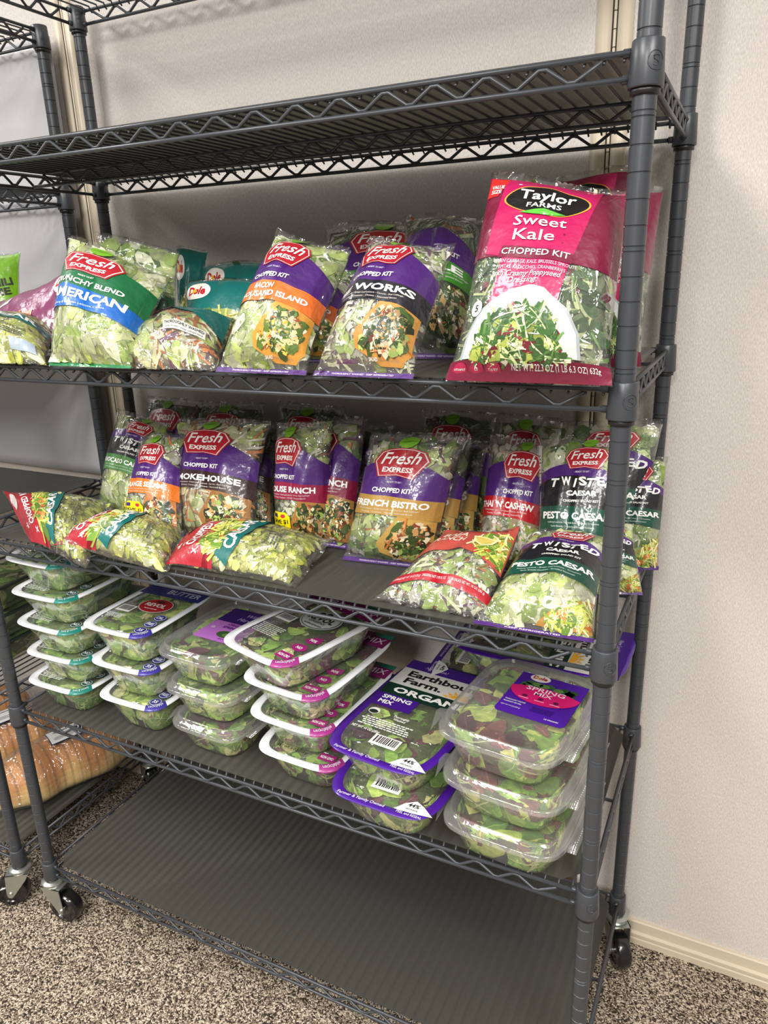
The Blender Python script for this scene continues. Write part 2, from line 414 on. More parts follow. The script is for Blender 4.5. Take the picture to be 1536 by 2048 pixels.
def sheet():
    nu, nv = 40, 40; V = []; F = []
    for j in range(nv + 1):
        for i in range(nu + 1):
            u, v = i / nu, j / nv
            x = -2.45 + u * 1.158; z = 0.932 + v * 0.963
            y = 0.452 + 0.006 * math.sin(5 * u + 3 * v) + 0.005 * math.sin(17 * u + 2) * v ** 3
            V.append((x, y, z))
    for j in range(nv):
        for i in range(nu):
            a = j * (nu + 1) + i; F.append((a, a + 1, a + nu + 2, a + nu + 1))
    b = MB(); b.add(V, F); o = b.obj('plastic_sheet', mat('white_sheet_plastic', (206, 206, 210), 0.32, coat=0.2, bump=(9, 0.12, 0.02)))
    s = o.modifiers.new('thick', 'SOLIDIFY'); s.thickness = 0.0015
    tag(o, 'white plastic sheet hanging behind the shelving unit with the bread', 'sheet')
sheet()

# ------------------------------------------------------------------ printed graphics
_text_cache = {}
def text_geo(s, bold=0.0, shear=0.0, spacing=1.0):
    k = (s, bold, shear, spacing)
    if k in _text_cache: return _text_cache[k]
    cu = bpy.data.curves.new('t', 'FONT'); cu.body = s; cu.offset = bold; cu.shear = shear; cu.space_character = spacing
    cu.resolution_u = 2; cu.size = 1.0; cu.fill_mode = 'FRONT'
    ob = bpy.data.objects.new('t', cu); C.objects.link(ob)
    me = bpy.data.meshes.new_from_object(ob.evaluated_get(bpy.context.evaluated_depsgraph_get()))
    V = np.array([v.co[:2] for v in me.vertices]) if len(me.vertices) else np.zeros((0, 2)); F = [tuple(p.vertices) for p in me.polygons]
    bpy.data.objects.remove(ob); bpy.data.curves.remove(cu); bpy.data.meshes.remove(me)
    _text_cache[k] = (V, F)
    return V, F

class Design:
    """flat artwork in 0..1 coordinates, aspect = height / width of the thing it goes on"""
    def __init__(s, aspect): s.a = aspect; s.layers = {}; s.food = []; s.cover = []
    def put(s, part, V, F, col, lvl):
        s.layers.setdefault(part, []).append((np.asarray(V, float), F, col, lvl))
    def poly(s, part, pts, col, lvl=1): s.put(part, pts, [tuple(range(len(pts)))], col, lvl)
    def rect(s, part, x0, y0, x1, y1, col, lvl=1): s.poly(part, [(x0, y0), (x1, y0), (x1, y1), (x0, y1)], col, lvl)
    def ell(s, part, cx, cy, rx, ry, col, lvl=1, n=28, a0=0, a1=2 * PI):
        s.poly(part, [(cx + rx * math.cos(t), cy + ry * math.sin(t)) for t in np.linspace(a0, a1, n + 1)[:-1]], col, lvl)
    def text(s, part, t, cx, cy, h, col, lvl=3, w=None, bold=0.02, shear=0.0, rot=0.0, arc=0.0, maxw=None, spacing=1.0, align='c'):
        V, F = text_geo(t, bold, shear, spacing)
        if not len(V): return
        mn, mx = V.min(0), V.max(0); cap = 0.70
        X = (V[:, 0] - (mn[0] + mx[0]) / 2) / cap * h * s.a; Y = V[:, 1] / cap * h
        wid = (mx[0] - mn[0]) / cap * h * s.a
        if w: X = X * (w / wid); wid = w
        if maxw and wid > maxw: X = X * (maxw / wid); wid = maxw
        if align == 'l': X = X + wid / 2
        if rot:
            c, sn = math.cos(rot), math.sin(rot); Xp, Yp = X / s.a, Y
            X, Y = (c * Xp - sn * Yp) * s.a, sn * Xp + c * Yp
        Y = Y - arc * (2 * X / max(wid, 1e-6)) ** 2
        s.put(part, np.stack([cx + X, cy + Y], 1), F, col, lvl)
    def lines(s, part, cx, cy, w, h, n, col, lvl=3, seed=1):
        """tiny unreadable small print, as broken rows"""
        r = random.Random(seed)
        for i in range(n):
            y = cy - i * h * 1.9; x = cx - w / 2 * r.uniform(0.75, 1)
            x1 = cx + w / 2 * r.uniform(0.75, 1)
            while x < x1:
                e = x + r.uniform(0.02, 0.055); s.rect(part, x, y, min(e, x1), y + h, col, lvl); x = e + 0.008
    def barcode(s, part, x0, y0, x1, y1, lvl=2, seed=2):
        s.rect(part, x0, y0, x1, y1, (235, 235, 230), lvl); r = random.Random(seed); x = x0 + 0.1 * (x1 - x0)
        while x < x1 - 0.1 * (x1 - x0):
            e = x + r.uniform(0.015, 0.05) * (x1 - x0); s.rect(part, x, y0 + 0.22 * (y1 - y0), e, y1 - 0.1 * (y1 - y0), (25, 25, 25), lvl + 1); x = e + r.uniform(0.015, 0.05) * (x1 - x0)
    def baked(s):
        if hasattr(s, '_b'): return s._b
        out = {}
        for part, ls in s.layers.items():
            g = []
            for V, F, col, lvl in ls:
                bm = bmesh.new(); vs = [bm.verts.new((p[0], p[1], 0)) for p in V]
                for f in F:
                    try: bm.faces.new([vs[i] for i in f])
                    except ValueError: pass
                big = [f for f in bm.faces if len(f.verts) > 4]
                if big: bmesh.ops.triangulate(bm, faces=big)
                if len(V):
                    for ax, cnt in ((0, 18), (1, 22)):
                        lo, hi = V[:, ax].min(), V[:, ax].max()
                        for k in range(1, cnt):
                            c = k / cnt
                            if lo + 1e-5 < c < hi - 1e-5 and hi - lo > 0.03:
                                co = (c, 0, 0) if ax == 0 else (0, c, 0); no = (1, 0, 0) if ax == 0 else (0, 1, 0)
                                bmesh.ops.bisect_plane(bm, geom=list(bm.verts) + list(bm.edges) + list(bm.faces), plane_co=co, plane_no=no)
                bm.verts.index_update()
                g.append((np.array([v.co[:2] for v in bm.verts]) if len(bm.verts) else np.zeros((0, 2)), [tuple(v.index for v in f.verts) for f in bm.faces], col, lvl)); bm.free()
            out[part] = g
        s._b = out
        return out
    def build(s, S, parent, material, seed=0):
        for part, g in s.baked().items():
            b = MB()
            for V, F, col, lvl in g:
                if len(V): b.add(S(np.clip(V[:, 0], 0.004, 0.996), np.clip(V[:, 1], 0.002, 0.998), 0.0005 + 0.00035 * lvl), F, col)
            if b.n: b.obj(part, material, parent)
        if s.food:
            b = MB(); rng = np.random.default_rng(seed + 5)
            for poly, pal, n, size in s.food: chips(b, S, n, pal, rng, size, poly=poly, base=(0.0016, 0.0030), aspect=s.a)
            b.obj('food_picture', material, parent)

def inpoly(x, y, P):
    c = False; j = len(P) - 1
    for i in range(len(P)):
        xi, yi = P[i]; xj, yj = P[j]
        if (yi > y) != (yj > y) and x < (xj - xi) * (y - yi) / (yj - yi) + xi: c = not c
        j = i
    return c

# salad colours: (colour, weight, kind)  kinds: l leaf, s shred, d dice
PAL = {
 'iceberg': [((222, 232, 170), 4, 'l'), ((196, 214, 120), 4, 'l'), ((236, 240, 205), 3, 'l'), ((158, 186, 78), 2, 'l'), ((120, 152, 58), 1, 'l')],
 'yellow': [((226, 226, 120), 4, 'l'), ((206, 214, 92), 4, 'l'), ((240, 240, 190), 3, 'l'), ((176, 194, 74), 2, 'l')],
 'romaine': [((128, 162, 66), 4, 'l'), ((164, 192, 96), 4, 'l'), ((204, 218, 150), 3, 'l'), ((88, 124, 44), 3, 'l'), ((232, 236, 205), 1, 'l')],
 'kit': [((196, 210, 130), 4, 'l'), ((150, 178, 80), 3, 'l'), ((232, 234, 206), 4, 'd'), ((84, 114, 46), 2, 'l'), ((216, 124, 52), 1.2, 's'), ((112, 62, 96), 1.2, 's')],
 'slaw': [((226, 230, 190), 4, 's'), ((238, 238, 220), 4, 'd'), ((170, 194, 104), 3, 'l'), ((106, 58, 100), 2, 's'), ((222, 128, 56), 1, 's')],
 'carrot': [((222, 222, 172), 4, 'l'), ((186, 204, 112), 3, 'l'), ((226, 134, 62), 3, 's'), ((238, 236, 214), 3, 's'), ((110, 66, 100), 1, 's')],
 'dark': [((74, 98, 48), 4, 'l'), ((104, 128, 62), 3, 'l'), ((50, 70, 36), 3, 'l'), ((176, 186, 140), 1.5, 's'), ((190, 108, 52), 0.8, 's'), ((92, 44, 62), 0.8, 'l')],
 'thai': [((226, 216, 196), 4, 'd'), ((238, 234, 220), 3, 'd'), ((150, 168, 84), 3, 'l'), ((190, 160, 136), 2, 'd'), ((92, 112, 50), 1.5, 'l')],
 'kale': [((66, 104, 50), 4, 'l'), ((112, 148, 78), 3, 's'), ((206, 218, 160), 4, 's'), ((226, 230, 196), 3, 's'), ((120, 40, 60), 0.6, 'd')],
 'food': [((216, 170, 62), 3, 'd'), ((96, 124, 44), 3, 'l'), ((234, 214, 150), 3, 'd'), ((180, 92, 44), 2, 'd'), ((60, 84, 34), 2, 'l'), ((240, 232, 200), 1.5, 'd')],
 'fooddark': [((190, 150, 92), 3, 'd'), ((64, 84, 40), 4, 'l'), ((222, 210, 176), 3, 'd'), ((124, 62, 40), 2, 'd'), ((40, 52, 30), 3, 'l'), ((206, 120, 52), 1.2, 's'), ((160, 180, 96), 2, 'l')],
 'foodkale': [((92, 134, 62), 4, 's'), ((58, 98, 46), 4, 'l'), ((206, 220, 160), 4, 's'), ((232, 234, 206), 2, 's'), ((128, 34, 52), 1, 'd'), ((158, 170, 80), 1.5, 'd')],
 'foodgreen': [((214, 216, 104), 4, 's'), ((170, 190, 80), 3, 's'), ((236, 232, 180), 3, 's'), ((104, 138, 54), 2, 'l'), ((214, 120, 60), 1, 'd')],
}

def chips(b, S, n, pal, rng, size, poly=None, base=(-0.0065, -0.0015), aspect=1.4, wm=0.15, box=(0.05, 0.95, 0.06, 0.93), tmin=None):
    """n small curled leaf pieces laid under (or on) the surface S(u,v,offset)"""
    wts = np.array([p[1] for p in pal], float); wts /= wts.sum()
    g = np.array([(i, j) for j in range(3) for i in range(4)], float)
    F0 = [(j * 4 + i, j * 4 + i + 1, j * 4 + i + 5, j * 4 + i + 4) for j in range(2) for i in range(3)]
    U = []; Vv = []; O = []; cols = []; cnt = 0
    if poly:
        P = np.array(poly); box = (P[:, 0].min(), P[:, 0].max(), P[:, 1].min(), P[:, 1].max())
    tries = 0
    while cnt < n and tries < n * 6:
        tries += 1
        u = rng.uniform(box[0], box[1]); v = rng.uniform(box[2], box[3])
        if poly and not inpoly(u, v, poly): continue
        k = rng.choice(len(pal), p=wts); col, _, kind = pal[k]
        L = size * rng.uniform(0.6, 1.5); wd = L * (0.62 if kind == 'l' else 0.16 if kind == 's' else 0.8)
        if kind == 'd': L *= 0.6; wd *= 0.6
        if kind == 's': L *= 1.25
        a = rng.uniform(0, 2 * PI)
        x = (g[:, 0] / 3 - 0.5) * L; y = (g[:, 1] / 2 - 0.5) * wd
        if kind == 'l':
            tp = np.array([0.45, 1.0, 0.95, 0.35]); y = y * tp[g[:, 0].astype(int)]
            y = y + rng.normal(0, 0.08 * wd, 12); x = x + rng.normal(0, 0.05 * L, 12)
        y = y + rng.uniform(-1, 1) * 0.3 * wd * (1 - (2 * x / L) ** 2) * (2.5 if kind == 's' else 0.6)
        du = (x * math.cos(a) - y * math.sin(a)) / wm; dv = (x * math.sin(a) + y * math.cos(a)) / (wm * aspect)
        o = rng.uniform(base[0], base[1]); span = (base[1] - base[0]) * 0.32
        off = o + span * (rng.uniform(-1, 1) * (g[:, 1] - 1) + rng.normal(0, 0.35, 12) + 0.8 * np.abs(g[:, 1] - 1) * rng.uniform(-1, 1))
        off = np.minimum(off, base[1] + (0.0004 if base[1] < 0 else 0.001)); off = np.maximum(off, base[0] if base[0] > 0 else -1)
        U.append(u + du); Vv.append(v + dv); O.append(off)
        j = rng.uniform(0.82, 1.12); cols.append(tuple(min(255, max(0, c * j)) for c in col)); cnt += 1
    if not U: return
    U = np.clip(np.concatenate(U), 0.01, 0.99); Vv = np.clip(np.concatenate(Vv), 0.02, 0.975); O = np.concatenate(O)
    P = S(U, Vv, O); F = []; cc = []
    for i in range(cnt):
        F += [tuple(q + 12 * i for q in f) for f in F0]; cc += [cols[i]] * 6
    b.add(P, F, cc)

class Pillow:
    """the surface of a filled flat bag between four corners (bottom left, bottom right, top right, top left)"""
    def __init__(s, corners, tf, tb, zmin, seed, heavy=0.45, sag=0.0, pinch=0.06, lump=1.0, flop=0.0):
        s.c = [np.array(p) for p in corners]; s.tf = tf; s.tb = tb; s.zmin = zmin; s.heavy = heavy; s.sag = sag; s.pinch = pinch; s.lump = lump; s.flop = flop
        r = np.random.default_rng(seed); s.p = r.uniform(0, 6.28, 10)
        bl, br, tr, tl = s.c
        U = (br - bl) + (tr - tl); V = (tl - bl) + (tr - br); n = np.cross(U, V); s.n = n / np.linalg.norm(n)
        s.V = V / np.linalg.norm(V)
        s.w = np.linalg.norm(U) / 2; s.h = np.linalg.norm(V) / 2
    def thick(s, u, v):
        fu = np.clip(1 - np.abs(2 * u - 1) ** 2.6, 0, 1) ** 0.62
        se = 0.04; w = np.clip((v - se) / (1 - 2 * se), 0, 1); fv = np.clip(4 * w * (1 - w), 0, 1) ** 0.5
        return fu, fv, fu * fv * (1 + s.heavy * (0.5 - w))
    def __call__(s, u, v, off=0.0, side=1):
        u = np.asarray(u, float); v = np.asarray(v, float); p = s.p
        fu, fv, t = s.thick(u, v)
        uu = 0.5 + (u - 0.5) * (1 - s.pinch * fv * (1 + 0.4 * np.sin(5 * v + p[7])))
        bl, br, tr, tl = s.c
        P = ((1 - uu) * (1 - v))[..., None] * bl + (uu * (1 - v))[..., None] * br + (uu * v)[..., None] * tr + ((1 - uu) * v)[..., None] * tl
        T = (s.tf if side > 0 else s.tb) * t
        lump = s.lump * fu * fv * (0.0030 * np.sin(7 * u + p[0]) * np.sin(6 * v + p[1]) + 0.0020 * np.sin(13 * u + 6 * v + p[2]) + 0.0012 * np.sin(23 * u - 11 * v + p[3]))
        cr = 0.0022 * fu * (np.sin(34 * u + p[4]) * np.exp(-np.clip(v - 0.04, 0, 1) / 0.10) + np.sin(30 * u + p[5]) * np.exp(-np.clip(0.96 - v, 0, 1) / 0.10)) * fv
        wave = 0.007 * np.sin(5.5 * u + p[6]) * np.clip((v - 0.8) / 0.2, 0, 1) ** 2
        side_off = np.clip(T + lump + cr, 0, None)
        d = side * (side_off + off) + wave - s.sag * np.sin(PI * v) + s.flop * np.clip((v - 0.72) / 0.28, 0, 1) ** 2
        P = P + d[..., None] * s.n if np.ndim(d) else P + d * s.n
        if s.zmin is not None:
            P[..., 2] = np.maximum(P[..., 2], s.zmin + 0.0015 + np.maximum(off, -0.001) * 0.9)
        return P

def pillow_mesh(b, S, nu, nv, inset=0.0, off=0.0, col=None, v0=0.0, v1=1.0, rng=None, pal=None):
    us = np.linspace(inset, 1 - inset, nu + 1); vs = np.linspace(v0, v1, nv + 1)
    UU, VV = np.meshgrid(us, vs); u = UU.ravel(); v = VV.ravel()
    A = S(u, v, off, 1); Bk = S(u, v, off, -1)
    n = (nu + 1) * (nv + 1); F = []
    idb = lambda j, i: (j * (nu + 1) + i) if (i in (0, nu) or j in (0, nv)) else n + j * (nu + 1) + i
    for j in range(nv):
        for i in range(nu):
            a = j * (nu + 1) + i; F.append((a, a + 1, a + nu + 2, a + nu + 1))
            F.append((idb(j, i), idb(j + 1, i), idb(j + 1, i + 1), idb(j, i + 1)))
    b.add(np.concatenate([A, Bk]), F, col)

def make_bag(name, label, key, design, pal, tf=0.042, tb=0.016, zmin=None, seed=0, n=230, size=0.024, group=None, core=None, cat='salad bag', **kw):
    cs = [np.array(p) for p in BAGS[key]]
    org = (cs[0] + cs[1]) / 2
    root = thing(name, label, cat, tuple(org), 0.0, group)
    S0 = Pillow([c - org for c in cs], tf, tb, None if zmin is None else zmin - org[2], seed, **kw)
    b = MB(); pillow_mesh(b, S0, 22, 28)
    b.obj('film', FILM, root)
    rng = np.random.default_rng(seed + 100)
    asp = S0.h / S0.w
    b = MB(); pl = pal if isinstance(pal, list) else PAL[pal]
    avg = core or tuple(0.86 * sum(p[0][k] * p[1] for p in pl) / sum(p[1] for p in pl) for k in range(3))
    Sc = lambda u, v, off, side=1: S0(u, v, -0.0075, side)
    pillow_mesh(b, Sc, 14, 18, 0.05, 0.0, avg, 0.06, 0.93)
    chips(b, S0, n, pl, rng, size, wm=S0.w, aspect=asp)
    chips(b, lambda u, v, o: S0(u, v, o, -1), n // 6, pl, rng, size, wm=S0.w, aspect=asp)
    o = b.obj('salad_mix', SALAD, root); o['kind'] = 'stuff'
    if design: design.build(S0, root, PRINT, seed)
    return root

# ---- artwork
WHITE = (240, 240, 236); FRED = (172, 30, 44); PURPLE = (74, 34, 112); BLACK = (26, 26, 30); LEAF = (122, 178, 48)

def arc_band(d, part, lo, hi, col, lvl):
    """a band across the front: lo / hi are (left, middle, right) heights"""
    xs = np.linspace(0.0, 1.0, 17)
    q = lambda c, x: c[0] * (1 - x) * (1 - 2 * x) + c[1] * 4 * x * (1 - x) + c[2] * x * (2 * x - 1)
    d.put(part, [(x, q(lo, x)) for x in xs] + [(x, q(hi, x)) for x in xs], [(i, i + 1, 17 + i + 1, 17 + i) for i in range(16)], col, lvl)

def fresh_badge(d, cx, cy, w, h, rot=0.0):
    def P(pts, k): return [(cx + k * w * x, cy + k * h * y) for x, y in pts]
    sh = [(-0.36, -0.46), (0.0, -0.40), (0.34, -0.50), (0.52, 0.10), (0.40, 0.38), (0.18, 0.48), (-0.06, 0.50), (-0.28, 0.45), (-0.40, 0.36), (-0.50, 0.04)]
    d.poly('brand_logo', P(sh, 1.06), FRED, 4); d.poly('brand_logo', P(sh, 1.0), (226, 214, 210), 5); d.poly('brand_logo', P(sh, 0.955), FRED, 6)
    d.text('brand_logo', 'Fresh', cx, cy - 0.02 * h, h * 0.40, WHITE, 7, w=w * 0.76, bold=0.012, shear=0.30, rot=0.03)
    d.text('brand_logo', 'EXPRESS', cx, cy - 0.30 * h, h * 0.16, WHITE, 7, w=w * 0.62, bold=0.03)
    lf = [(-0.06, 0.56), (-0.15, 0.70), (-0.10, 0.86), (0.04, 0.92), (0.20, 0.86), (0.20, 0.70), (0.12, 0.57), (0.03, 0.52)]
    d.poly('brand_logo', P(lf, 1), LEAF, 8); d.poly('brand_logo', P([(-0.12, 0.72), (0.04, 0.78), (0.19, 0.78), (0.04, 0.75)], 1), (80, 132, 36), 9)

def chopped_kit(name, bandcol, lines=1, aspect=1.42, wedge='food', rim=(214, 150, 60), cx=0.45, tcol=WHITE, nx=0.46, nw=0.86, second=None, badge=True):
    d = Design(aspect)
    arc_band(d, 'printed_band', (0.53, 0.53, 0.50), (0.72, 0.80, 0.66), PURPLE, 1)
    arc_band(d, 'printed_band', (0.385, 0.40, 0.36), (0.535, 0.535, 0.505), bandcol, 2)
    if badge: fresh_badge(d, cx, 0.775, 0.56, 0.21)
    d.text('lettering', '- READY TO EAT -', cx, 0.633, 0.012, (214, 204, 226), 4, maxw=0.3)
    d.text('lettering', 'CHOPPED KIT', cx, 0.565, 0.032, WHITE, 4, w=0.46, bold=0.03)
    if second:
        d.text('lettering', name, nx - 0.08, 0.482, 0.036, tcol, 4, maxw=nw * 0.6, bold=0.035); d.text('lettering', second, nx, 0.425, 0.036, tcol, 4, w=nw, bold=0.035)
    else:
        d.text('lettering', name, nx, 0.462, 0.044, tcol, 4, w=nw, bold=0.035, arc=0.008)
        d.text('lettering', 'Iceberg Lettuce - Green Leaf Lettuce - Carrots - Red Cabbage', nx, 0.435, 0.011, (230, 222, 214), 4, w=0.70, bold=0.0)
        d.text('lettering', 'Dressing - Croutons - Cheese - Seasoned Bacon', nx, 0.412, 0.011, (230, 222, 214), 4, w=0.60, bold=0.0)
    wd = [(0.60, 0.40), (0.80, 0.385), (0.975, 0.36), (0.975, 0.12), (0.90, 0.05), (0.70, 0.05), (0.46, 0.115), (0.42, 0.19)]
    d.poly('food_window', wd, rim, 1)
    d.food.append(([(0.63, 0.345), (0.80, 0.345), (0.92, 0.325), (0.92, 0.14), (0.86, 0.095), (0.70, 0.095), (0.53, 0.135), (0.51, 0.18)], PAL[wedge], 230, 0.013))
    d.rect('bottom_strip', 0.0, 0.002, 1.0, 0.036, PURPLE, 1)
    d.text('bottom_strip', 'THOROUGHLY WASHED - KEEP REFRIGERATED', 0.5, 0.013, 0.011, (214, 204, 226), 3, w=0.62)
    d.text('food_window', 'SALAD', 0.64, 0.062, 0.014, WHITE, 6, bold=0.03)
    return d

def twisted(c1, sub, subl, aspect=1.5):
    d = Design(aspect)
    arc_band(d, 'printed_band', (0.66, 0.68, 0.62), (0.74, 0.82, 0.72), PURPLE, 1)
    arc_band(d, 'printed_band', (0.53, 0.54, 0.52), (0.68, 0.74, 0.66), BLACK, 2)
    arc_band(d, 'printed_band', (0.365, 0.40, 0.36), (0.535, 0.545, 0.525), c1, 3)
    fresh_badge(d, 0.60, 0.85, 0.46, 0.14)
    d.text('lettering', '- READY TO EAT -', 0.58, 0.758, 0.011, (214, 204, 226), 5, maxw=0.34)
    for i, (ch, x) in enumerate(zip('TWISTED', (0.27, 0.40, 0.51, 0.60, 0.70, 0.80, 0.90))):
        d.text('lettering', ch, x, 0.672 + (0.006 if i % 2 else -0.004), 0.052, WHITE, 5, w=0.11 if ch != 'I' else 0.04, bold=0.04, shear=-0.2 if i % 2 else 0.2)
    d.text('lettering', 'CAESAR', 0.60, 0.613, 0.030, WHITE, 5, w=0.36, bold=0.04)
    d.text('lettering', 'CHOPPED SALAD KIT', 0.60, 0.572, 0.014, WHITE, 5, w=0.42, bold=0.03)
    d.text('lettering', sub, 0.54, 0.465, 0.042, WHITE, 5, w=0.86, bold=0.035)
    d.text('lettering', 'Iceberg Lettuce - Green Leaf Lettuce - Croutons', 0.52, 0.437, 0.011, (214, 226, 214), 5, w=0.66, bold=0)
    d.text('lettering', 'Garlic Brioche Croutons - Shredded Parmesan', 0.52, 0.412, 0.011, (214, 226, 214), 5, w=0.56, bold=0)
    d.rect('side_panel', 0.004, 0.30, 0.045, 0.96, (224, 226, 222), 1)
    for i in range(24): d.rect('side_panel', 0.010, 0.33 + i * 0.024, 0.036 - 0.006 * (i % 3), 0.338 + i * 0.024, (60, 60, 60), 2)
    wd = [(0.72, 0.17), (0.985, 0.29), (0.985, 0.045), (0.52, 0.045)]
    d.poly('food_window', wd, (190, 140, 72), 1); d.food.append(([(0.73, 0.155), (0.97, 0.26), (0.97, 0.06), (0.58, 0.06)], PAL['foodgreen'], 130, 0.013))
    d.rect('bottom_strip', 0.0, 0.002, 1.0, 0.036, PURPLE, 1); d.text('bottom_strip', 'KEEP REFRIGERATED', 0.5, 0.012, 0.012, (214, 204, 226), 3, w=0.46)
    return d

def american():
    d = Design(1.2)
    arc_band(d, 'printed_band', (0.55, 0.52, 0.44), (0.80, 0.80, 0.70), (28, 104, 62), 1)
    arc_band(d, 'printed_band', (0.36, 0.36, 0.30), (0.55, 0.525, 0.445), (20, 98, 184), 2)
    fresh_badge(d, 0.40, 0.755, 0.62, 0.20)
    d.text('lettering', 'READY TO EAT', 0.42, 0.628, 0.013, WHITE, 4, maxw=0.3)
    d.text('lettering', 'CRUNCHY BLEND', 0.44, 0.555, 0.042, WHITE, 4, w=0.80, bold=0.03, rot=-0.06)
    d.text('lettering', 'AMERICAN', 0.46, 0.435, 0.068, WHITE, 4, w=0.86, bold=0.035, rot=-0.05)
    d.text('lettering', 'Iceberg & Romaine Lettuce, Carrots', 0.42, 0.385, 0.016, (220, 230, 240), 4, w=0.62, bold=0)
    d.rect('bottom_strip', 0.0, 0.002, 1, 0.03, (28, 120, 70), 1)
    return d

def farmers():
    d = Design(1.3)
    arc_band(d, 'printed_band', (0.30, 0.30, 0.30), (0.50, 0.55, 0.52), (30, 92, 52), 1)
    arc_band(d, 'printed_band', (0.02, 0.02, 0.02), (0.32, 0.32, 0.32), (206, 100, 40), 2)
    d.text('lettering', "FARMER'S", 0.52, 0.14, 0.10, (232, 220, 206), 4, w=0.86, bold=0.03)
    return d

def dole_mark(d, cx, cy, w, h):
    d.ell('brand_logo', cx, cy, w * 0.55, h * 0.58, (240, 236, 226), 4, 24)
    d.text('brand_logo', 'Dole', cx, cy - h * 0.22, h * 0.52, (186, 34, 40), 5, w=w * 0.74, bold=0.04)
    d.ell('brand_logo', cx - w * 0.09, cy - h * 0.02, w * 0.10, h * 0.16, (238, 178, 50), 6, 12)

TEAL = (14, 104, 100)
def dole_teal(word=None, food='foodgreen'):
    d = Design(0.9)
    d.rect('printed_band', 0.0, 0.42, 1.0, 0.97, TEAL, 1)
    dole_mark(d, 0.22, 0.76, 0.30, 0.24)
    el = [(0.55 + 0.34 * math.cos(t), 0.30 + 0.20 * math.sin(t)) for t in np.linspace(0, 2 * PI, 20)[:-1]]
    d.poly('food_window', el, (150, 160, 92), 2); d.food.append((el, PAL['foodgreen'], 60, 0.018))
    if word: d.text('lettering', word, 0.6, 0.55, 0.08, WHITE, 4, bold=0.03, maxw=0.6)
    return d

def dole_flat():
    d = Design(1.0)
    d.poly('printed_band', [(0.0, 0.44), (0.25, 0.54), (0.5, 0.56), (0.62, 0.98), (0.0, 0.98)], (112, 34, 78), 1)
    d.poly('printed_band', [(0.45, 0.66), (0.75, 0.56), (1.0, 0.40), (1.0, 0.98), (0.5, 0.98)], TEAL, 2)
    for k in range(4): d.ell('brand_logo', 0.12 + 0.09 * k, 0.52 + 0.012 * k, 0.022, 0.030, (232, 196, 120), 4, 7)
    d.rect('lettering', 0.50, 0.225, 0.90, 0.335, (214, 216, 206), 2)
    d.text('lettering', 'THOROUGHLY WASHED', 0.70, 0.280, 0.036, (40, 44, 56), 4, w=0.38, bold=0.01)
    d.text('lettering', 'ready to eat - keep refrigerated', 0.70, 0.240, 0.020, (70, 74, 86), 4, w=0.36, bold=0)
    return d

def caesar_teal():
    d = Design(1.0)
    d.rect('printed_band', 0.0, 0.46, 1.0, 0.60, TEAL, 1); d.text('lettering', 'CAESAR', 0.55, 0.495, 0.075, WHITE, 4, w=0.72, bold=0.03)
    d.lines('small_print', 0.62, 0.25, 0.4, 0.012, 3, (60, 66, 70), 3, 4)
    d.rect('side_panel', 0.62, 0.07, 0.92, 0.17, (150, 164, 176), 2)
    d.text('small_print', 'THOROUGHLY WASHED', 0.62, 0.29, 0.026, (50, 56, 64), 4, maxw=0.42)
    return d

def premium():
    d = Design(0.7)
    d.rect('printed_band', 0.0, 0.12, 1.0, 0.99, (118, 30, 84), 1)
    d.text('lettering', 'PREMIUM', 0.42, 0.40, 0.11, (226, 116, 62), 4, w=0.62, bold=0.02, shear=-0.1)
    d.text('lettering', 'KIT', 0.86, 0.22, 0.16, WHITE, 4, w=0.22, bold=0.04, shear=0.15)
    d.poly('brand_logo', [(0.10, 0.62), (0.36, 0.70), (0.38, 0.80), (0.12, 0.66)], (232, 214, 222), 3)
    dole_mark(d, 0.93, 0.86, 0.12, 0.26)
    return d

def lime():
    d = Design(1.4)
    d.rect('printed_band', 0.0, 0.03, 1.0, 0.98, (126, 186, 28), 1)
    d.text('lettering', 'CHILI', 0.80, 0.62, 0.07, (28, 40, 20), 4, w=0.34, bold=0.04, rot=0.3); d.text('lettering', 'LIME', 0.80, 0.52, 0.07, (28, 40, 20), 4, w=0.32, bold=0.04, rot=0.3)
    d.ell('food_window', 0.78, 0.36, 0.17, 0.10, (206, 226, 140), 3); d.ell('food_window', 0.78, 0.36, 0.14, 0.082, (160, 200, 80), 4)
    d.poly('food_window', [(0.55, 0.14), (0.92, 0.16), (0.95, 0.30), (0.8, 0.22), (0.6, 0.18)], (178, 32, 36), 4)
    d.ell('food_window', 0.88, 0.10, 0.035, 0.022, (30, 40, 24), 5)
    return d

